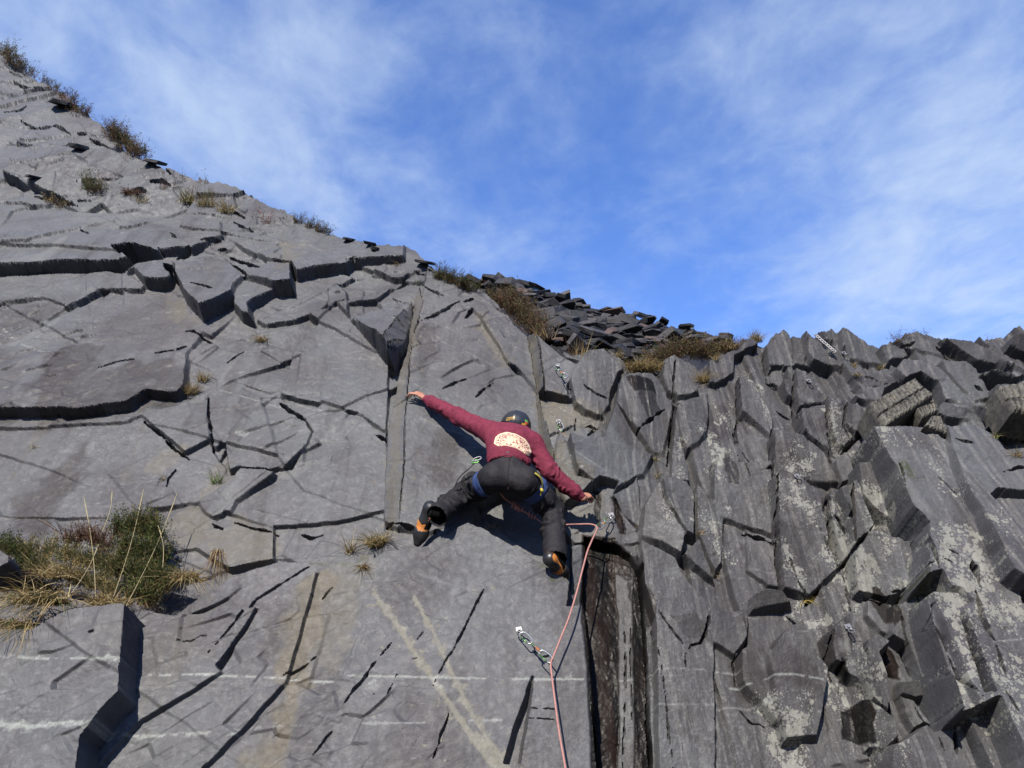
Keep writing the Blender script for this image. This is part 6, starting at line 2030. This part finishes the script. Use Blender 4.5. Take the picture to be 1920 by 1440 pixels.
# printed badge on the back: cream, stretched eight-sided, with a lettered border and a worn picture
BADGE = [(926, 832), (929, 820), (936, 814), (950, 810), (968, 814), (984, 823), (992, 834), (996, 847), (992, 856), (983, 850), (968, 841), (950, 836), (934, 837)]
bc = np.mean(np.array(BADGE), 0)
rows_ = 26
na = 120
bt = np.linspace(0, len(BADGE), na, endpoint=False)
edge = np.array([np.array(BADGE[int(t) % len(BADGE)]) * (1 - (t % 1)) + np.array(BADGE[(int(t) + 1) % len(BADGE)]) * (t % 1) for t in bt])
edge = (edge + np.roll(edge, 1, 0) + np.roll(edge, -1, 0)) / 3
vv, rad_, ang_ = [], [], []
ok_ = True
for j in range(rows_ + 1):
    f = j / rows_
    for i in range(na):
        q = bc + (edge[i] - bc) * f
        p = on(BH, q[0], q[1], .0025)
        if p is None:
            p = vv[-1] if vv else np.array(chest)
        vv.append(p)
        rad_.append(f)
        ang_.append((q[0] - bc[0], q[1] - bc[1]))
ff = [(j * na + i, j * na + (i + 1) % na, (j + 1) * na + (i + 1) % na, (j + 1) * na + i) for j in range(rows_) for i in range(na)]
M_PRINT = bpy.data.materials.new('cream_print')
M_PRINT.use_nodes = True
t = NT(M_PRINT.node_tree)
b = M_PRINT.node_tree.nodes['Principled BSDF']
at_ = t.new('ShaderNodeAttribute', attribute_name='badge').outputs['Vector']
sp_ = t.new('ShaderNodeSeparateXYZ'); t.l.new(at_, sp_.inputs[0])
r_, px_, py_ = sp_.outputs[0], sp_.outputs[1], sp_.outputs[2]
cb2 = t.new('ShaderNodeCombineXYZ'); t.put(cb2.inputs[0], px_); t.put(cb2.inputs[1], py_)
blob = t.noise(cb2.outputs[0], .2, 3, .6)
let = t.noise(cb2.outputs[0], .42, 2, .6)
ring = t.math('MULTIPLY', t.ss(r_, .72, .75), t.ss(r_, .90, .93, 1, 0))
mk_ring = t.math('MULTIPLY', ring, t.ss(let, .47, .53, .0, .95))
inner = t.ss(r_, .66, .70, 1, 0)
mk_in = t.math('MULTIPLY', inner, t.ss(blob, .53, .58, 0, .95))
side_dark = t.math('MULTIPLY', t.ss(t.math('ABSOLUTE', t.math('ADD', px_, 2.0)), 10, 14), .35)
mk_in = t.math('ADD', mk_in, t.math('MULTIPLY', t.math('MULTIPLY', inner, side_dark), t.ss(let, .45, .55)), clamp=True)
line = t.math('MULTIPLY', t.ss(r_, .665, .68), t.ss(r_, .70, .715, 1, 0))
mk = t.math('MAXIMUM', t.math('MAXIMUM', mk_ring, mk_in), t.math('MULTIPLY', line, .8))
t.put(b.inputs['Base Color'], t.mix(mk, (.46, .36, .24), (.15, .024, .042)))
b.inputs['Roughness'].default_value = .8
bp = mesh_obj('back_print', vv, ff, M_PRINT, None, True, world_loc(hoodie))
bp.parent = hoodie
bp.location = (0, 0, 0)
aa = bp.data.attributes.new('badge', 'FLOAT_VECTOR', 'POINT')
aa.data.foreach_set('vector', np.c_[np.array(rad_), np.array(ang_)].reshape(-1).astype(np.float32))

# --- helmet
M_HELM = simple_mat('black_helmet_shell', (.017, .018, .020), .32, 0, .1, 20, 0, 100, .5)
M_YELLOW = simple_mat('yellow_print', (.34, .20, .02), .5, 0, .08, 60)
M_RED = simple_mat('red_sticker', (.36, .06, .02), .5, 0, .08, 60)
M_GRN = simple_mat('green_sticker', (.05, .22, .05), .5, 0, .08, 60)
HA = np.array([.120, .140, .122])


def helm_pt(az, el, lift=0.0):
    """az from the front, el from the rim upward"""
    x, y, z = math.sin(az) * math.cos(el), math.cos(az) * math.cos(el), math.sin(el)
    s = 1 + .035 * math.exp(-((abs(math.sin(az)) - .45) / .12) ** 2) * math.cos(el) * (math.cos(az) < 0)
    s -= .022 * math.exp(-((el - .42) / .07) ** 2) * (abs(math.sin(az * 2)) > .35)
    q = np.array([x, y, z]) * (HA * s + lift)
    return hc + HR @ (q + np.array([0, -.004, .012]))


def rim(az):
    c = math.cos(az)
    return -.18 - .34 * max(0, -c) ** 1.5 + .10 * max(0, c) + .10 * math.exp(-((abs(az) - 1.75) / .35) ** 2)


nA, nE = 72, 22
vv = []
for j in range(nE + 1):
    for i in range(nA):
        az = -math.pi + 2 * math.pi * i / nA
        el = rim(az) + (math.pi / 2 - .02 - rim(az)) * (j / nE)
        vv.append(helm_pt(az, el))
for j in range(nE + 1):
    for i in range(nA):
        az = -math.pi + 2 * math.pi * i / nA
        el = rim(az) + (math.pi / 2 - .02 - rim(az)) * (j / nE)
        vv.append(helm_pt(az, el, -.012))
nb = (nE + 1) * nA
ff = []
for j in range(nE):
    for i in range(nA):
        a, b_, c, d = j * nA + i, j * nA + (i + 1) % nA, (j + 1) * nA + (i + 1) % nA, (j + 1) * nA + i
        ff += [(a, d, c, b_), (a + nb, b_ + nb, c + nb, d + nb)]
for i in range(nA):
    ff.append((i, (i + 1) % nA, (i + 1) % nA + nb, i + nb))
ff.append(tuple(nE * nA + i for i in range(nA))[::-1])
helmet = mesh_obj('helmet', vv, ff, M_HELM, root, True)
BHe = bvh_of(helmet)
# lettering, laid on the shell where the photo shows it
fc = bpy.data.curves.new('helmet_lettering', 'FONT')
fc.body = 'GRIVEL'
fc.size = 1
fc.offset = .012
fo = bpy.data.objects.new('helmet_lettering', fc)
col.objects.link(fo)
bpy.context.view_layer.update()
lm = bpy.data.meshes.new_from_object(fo.evaluated_get(bpy.context.evaluated_depsgraph_get()))
bpy.data.objects.remove(fo)
bml = bmesh.new()
bml.from_mesh(lm)
bmesh.ops.triangulate(bml, faces=bml.faces)
bmesh.ops.subdivide_edges(bml, edges=bml.edges, cuts=2)
co = np.array([v_.co for v_ in bml.verts])
wx, wy = co[:, 0].max(), co[:, 1].max()
lv = []
for p in co:
    a, c = p[0] / wx, p[1] / wy
    q = on(BHe, 948.5 + 17.5 * a + 1.4 * c, 789.5 - 3.6 * a - 6.2 * c, .002)
    lv.append(q if q is not None else (lv[-1] if lv else hc))
lo_ = mesh_obj('lettering', lv, [[v_.index for v_ in f.verts] for f in bml.faces], M_YELLOW, None, False, world_loc(helmet))
bml.free()
lo_.parent = helmet
lo_.location = (0, 0, 0)


def patch_on(bv, pts, name, mat, parent, lift=.003, n=5):
    """small flat sticker laid on a surface: quad of photo points"""
    vv = []
    for j in range(n + 1):
        for i in range(n + 1):
            a, c = i / n, j / n
            x = (pts[0][0] * (1 - a) + pts[1][0] * a) * (1 - c) + (pts[3][0] * (1 - a) + pts[2][0] * a) * c
            y = (pts[0][1] * (1 - a) + pts[1][1] * a) * (1 - c) + (pts[3][1] * (1 - a) + pts[2][1] * a) * c
            q = on(bv, x, y, lift)
            vv.append(q)
    if any(v_ is None for v_ in vv): return None
    ff = [(j * (n + 1) + i, j * (n + 1) + i + 1, (j + 1) * (n + 1) + i + 1, (j + 1) * (n + 1) + i) for j in range(n) for i in range(n)]
    o = mesh_obj(name, vv, ff, mat, None, True, world_loc(parent))
    o.parent = parent
    o.location = (0, 0, 0)
    return o


patch_on(BHe, [(983.5, 786), (989.5, 789), (990.5, 793), (984, 790)], 'sticker', M_GRN, helmet)
patch_on(BHe, [(984, 790), (990.5, 793), (990.5, 797.5), (984, 795)], 'sticker', M_RED, helmet)


def strip_on(bv, pts, wpx, name, mat, parent, lift=.003, n=6):
    """narrow band following a photo line over a surface"""
    c = spline([(x, y) for x, y in pts], n)
    vv, ff = [], []
    for i, p in enumerate(c):
        d = c[min(i + 1, len(c) - 1)] - c[max(i - 1, 0)]
        d = d / (np.linalg.norm(d) + 1e-9)
        nn_ = np.array([-d[1], d[0]])
        row = [on(bv, *(p + nn_ * wpx * k), lift) for k in (-.5, 0, .5)]
        if any(r is None for r in row): continue
        vv += row
        if len(vv) > 3:
            k = len(vv) - 3
            ff += [(k - 3, k - 2, k + 1, k), (k - 2, k - 1, k + 2, k + 1)]
    if not ff: return None
    o = mesh_obj(name, vv, ff, mat, None, True, world_loc(parent))
    o.parent = parent
    o.location = (0, 0, 0)
    return o


strip_on(BHe, [(974, 799), (976, 803), (980, 804), (983, 800), (984, 796)], 2.2, 'logo', M_YELLOW, helmet)
strip_on(BHe, [(978, 794), (981, 796), (984, 795), (983, 799)], 3.6, 'logo', M_YELLOW, helmet)
# chin strap and hair at the nape
M_HAIR = simple_mat('brown_hair', (.05, .03, .018), .7, 0, .3, 120, .4, 400)
m_ = MB()
for s_ in (-1, 1):
    m_.tube(spline([hc + hrt * .098 * s_ - hup * .01 + hfw * .02, hc + hrt * .085 * s_ - hup * .06 + hfw * .03, hc + hrt * .03 * s_ - hup * .122 + hfw * .05]), .006, 6, True, .4)
cs = m_.build('chin_strap', M_YELLOW, None, True, world_loc(helmet))
cs.parent = helmet
cs.location = (0, 0, 0)
hv_, hf_ = [], []
for i in range(-9, 10):
    an_ = i / 9 * 1.35
    for k in range(3):
        a0 = hc - HR @ np.array([math.sin(an_) * -.070, math.cos(an_) * .086, .02 + .018 * k]) * 1.0
        b0 = a0 - hup * .035 - hfw * .004 * math.cos(an_)
        sd = hrt * math.cos(an_) * .007 + hfw * math.sin(an_) * .007
        q = len(hv_)
        out_ = (-hfw * math.cos(an_) + hrt * math.sin(an_)) * .006
        hv_ += [a0 - sd + out_, a0 + sd + out_, b0 + sd * .7 + out_ * .6, b0 - sd * .7 + out_ * .6, a0 - sd, a0 + sd, b0 + sd * .7, b0 - sd * .7]
        hf_ += [(q, q + 1, q + 2, q + 3), (q + 4, q + 7, q + 6, q + 5), (q, q + 4, q + 5, q + 1), (q + 3, q + 2, q + 6, q + 7), (q, q + 3, q + 7, q + 4), (q + 1, q + 5, q + 6, q + 2)]
mesh_obj('hair', hv_, hf_, M_HAIR, root, True)

# --- harness
M_BLUE = simple_mat('blue_webbing', (.013, .033, .11), .75, 0, .15, 60, .2, 300)
M_GREY = simple_mat('grey_webbing', (.07, .075, .09), .75, 0, .15, 60, .2, 300)
M_YEL2 = simple_mat('yellow_cord', (.30, .25, .03), .7, 0, .1, 60)
M_TEAL = simple_mat('teal_tab', (.03, .15, .16), .6, 0, .1, 60)


def loop_band(c, ax, R_, w_, lift, bv, name, mat, parent, n=48, tilt=None):
    """band round a limb, shrunk on to the cloth"""
    ax = nrm_(ax)
    e1 = nrm_(np.cross(ax, [.2, .1, 1]))
    e2 = np.cross(ax, e1)
    vv = []
    for i in range(n):
        an_ = 2 * math.pi * i / n
        dr = e1 * math.cos(an_) + e2 * math.sin(an_)
        for k in (-.5, -.25, 0, .25, .5):
            for lf in (lift, -.004):
                o_ = c + ax * (w_ * k)
                st = Vector(o_ + dr * .35)
                hit = bv.ray_cast(st, Vector(-dr), .35)
                p = np.array(hit[0]) if hit[0] is not None else o_ + dr * R_
                if np.linalg.norm(p - o_) > R_ * 1.35: p = o_ + dr * R_
                vv.append(p + dr * lf)
    ff = []
    m10 = 10
    for i in range(n):
        a, b_ = i * m10, ((i + 1) % n) * m10
        for k in range(4):
            ff += [(a + 2 * k, a + 2 * k + 2, b_ + 2 * k + 2, b_ + 2 * k), (a + 2 * k + 1, b_ + 2 * k + 1, b_ + 2 * k + 3, a + 2 * k + 3)]
        ff += [(a, b_, b_ + 1, a + 1), (a + 8, a + 9, b_ + 9, b_ + 8)]
    o = mesh_obj(name, vv, ff, mat, None, True, world_loc(parent))
    o.parent = parent
    o.location = (0, 0, 0)
    return o


har = empty('harness', pel)
har.parent = root
har.location = (0, 0, 0)
loop_band(hipL * .70 + knL * .30 + bf * .0, knL - hipL + rtb * -.05, .13, .072, .004, BT, 'leg_loop', M_BLUE, har)
loop_band(hipR * .70 + knR * .30, knR - hipR, .13, .072, .004, BT, 'leg_loop', M_BLUE, har)
loop_band(J(955, 864, .44), upb, .135, .045, .006, BT, 'waist_belt', M_GREY, har)
cl = strip_on(BA, [(1001, 888), (1010, 895), (1014, 905), (1013, 917), (1012, 928)], 3.0, 'cord_loop', M_YEL2, har, .012)
kn2 = on(BA, 1012, 918, .018)
if kn2 is not None:
    o_ = MB().tube([kn2 - upb * .012 + rtb * .006, kn2 + upb * .012 - rtb * .004], [.012, .010], 8).build('cord_knot', M_YEL2, None, True, world_loc(har))
    o_.parent = har
    o_.location = (0, 0, 0)
# gear on the left gear loop: two carabiners and a hanging strap
g0 = on(BA, 898, 862, .03)
g0 = np.array(g0 if g0 is not None else J(898, 862, .45))
gearp = J(892, 866, .44)
gr = empty('gear_carabiner', gearp)
gr.parent = har
gr.location = Vector(gearp - pel)


def carab(name, a, b_, mat, parent):
    o, x, y, n_, L = basis(a, b_, bf)
    prof = [(0, 0), (.05, .5), (.25, .95), (.6, 1), (.9, .7), (1, 0), (.9, -.7), (.5, -.8), (.1, -.6), (0, 0)]
    c = MB().tube(spline([o + x * (L * s) + y * (.016 * q) for s, q in prof], 4), .0055, 8).build(name, mat, None, True, world_loc(parent))
    c.parent = parent
    c.location = (0, 0, 0)


col.objects.unlink(gr)
bpy.data.objects.remove(gr)
carab('gear_carabiner', J(888, 864, .46), J(902, 858, .47), M_STEEL, har)
carab('gear_carabiner', J(885, 867, .45), J(898, 864, .46), M_GREENM, har)
st_ = spline([J(890, 868, .44), J(880, 878, .43), J(868, 888, .40), J(858, 900, .38), J(853, 912, .36)])
o_ = MB().tube(st_, .010, 6, True, .35).build('hanging_strap', M_BLACK, None, True, world_loc(har))
o_.parent = har
o_.location = (0, 0, 0)
o_ = MB().tube([J(872, 892, .42), J(876, 898, .42)], .012, 6).build('buckle', M_BLACK, None, True, world_loc(har))
o_.parent = har
o_.location = (0, 0, 0)

# --- climbing shoes
M_CUFF_DARK = simple_mat('cuff_hollow_dark', (.004, .004, .004), .95, 0, .2, 60, 0, 100, .03)  # near-black colour for the shade inside the trouser cuffs
M_RUB = simple_mat('black_rubber', (.012, .0125, .013), .38, 0, .2, 30, .1, 200, .4)
M_ORS = simple_mat('orange_suede', (.33, .115, .018), .7, 0, .15, 40, .2, 300)


def shoe(an, heel, toe, toe_side, vis):
    """vis: direction the sole side shows to the viewer"""
    d = nrm_(toe - heel)
    s_ = nrm_(np.cross(d, vis))
    n_ = np.cross(s_, d)
    n_ = n_ if n_ @ vis > 0 else -n_
    L = np.linalg.norm(toe - heel)
    lo = np.minimum.reduce([an, heel, toe]) - .13
    hi = np.maximum.reduce([an, heel, toe]) + .12
    S = SDF(lo, hi, .004)
    up_ = -n_                      # from the sole up through the foot
    S.cone(heel + up_ * .02, .042, heel + d * (L * .45) + up_ * .022 + s_ * .004 * toe_side, .044, .02)
    S.cone(heel + d * (L * .45) + up_ * .018, .045, heel + d * (L * .78) + up_ * .014 + s_ * .010 * toe_side, .048, .02, (n_, .78))
    S.cone(heel + d * (L * .72) + up_ * .010 + s_ * .008 * toe_side, .046, toe + up_ * .004 + s_ * .012 * toe_side, .026, .025, (n_, .75))
    S.cone(heel + up_ * .03, .042, heel * .45 + an * .55, .040, .03)
    vv_, ff_ = S.mesh()
    t_ = ((vv_ - heel) @ d) / L
    z_ = (vv_ - heel) @ n_
    x_ = (vv_ - heel) @ s_
    fc = ff_[:, 0]
    tz, tt2, tx2 = z_[fc], t_[fc], x_[fc] * toe_side
    heelcup = (tt2 < .46 - 2.2 * np.abs(tx2)) & (tz > -.045) & (np.abs(tx2) < .040)
    fore = (tt2 > .66 - 1.2 * np.abs(tx2))
    aq_ = ((vv_ - heel) @ (an - heel))[fc] / max((an - heel) @ (an - heel), 1e-6)
    ankle_f = (aq_ > .42) & (tt2 < .55) & ~heelcup
    body_f = ~(heelcup | fore | ankle_f)
    o = None
    for nm, mask, mt in (('climbing_shoe', body_f, M_ORS), ('heel_cup', heelcup, M_RUB), ('ankle_shade', ankle_f, M_CUFF_DARK), ('toe_rubber', fore, M_RUB)):  # ankle faces coloured as the dark hollow of the cuff
        f_ = ff_[mask]
        if len(f_) == 0: continue
        us, inv = np.unique(f_, return_inverse=True)
        w_ = vv_[us]
        f2 = inv.reshape(f_.shape)
        if o is None:
            o = mesh_obj(nm, w_, f2.tolist(), mt, root, True)
        else:
            c = mesh_obj(nm, w_, f2.tolist(), mt, None, True, world_loc(o))
            c.parent = o
            c.location = (0, 0, 0)
            md = c.modifiers.new('thickness', 'SOLIDIFY')
            md.thickness = .004
            md.offset = 1
    tab = MB().tube([heel + up_ * .03 - d * .035 + s_ * .012 * toe_side * -1, an + nrm_(an - heel) * .03 + s_ * .01], [.016, .014], 8, True, .4).build('pull_tab', M_TEAL, None, True, world_loc(o))
    tab.parent = o
    tab.location = (0, 0, 0)
    return o


for kn, an, hl_ in ((knL, anL, heelL), (knR, anR, heelR)):
    so_ = MB().tube(spline([kn * .45 + an * .55, an, an * .45 + hl_ * .55], 4), .033, 14).build('sock', M_CUFF_DARK, None, True, world_loc(root))  # dark tube standing in for the shaded hollow of the cuff
    so_.parent = root
    so_.location = (0, 0, 0)
shoe(anL, heelL, toeL, -1, nrm_(-FWD * .9 - UPV * .2 + RT * -.3))
shoe(anR, heelR, toeR, 1, nrm_(-FWD * .8 - UPV * .1 + RT * -.55))
# bracelet on the right wrist
wd_ = nrm_(kR - wrR)
loop_band(wrR + wd_ * .012, wd_, .032, .006, .003, bvh_of(body), 'bracelet', M_BLACK, root)
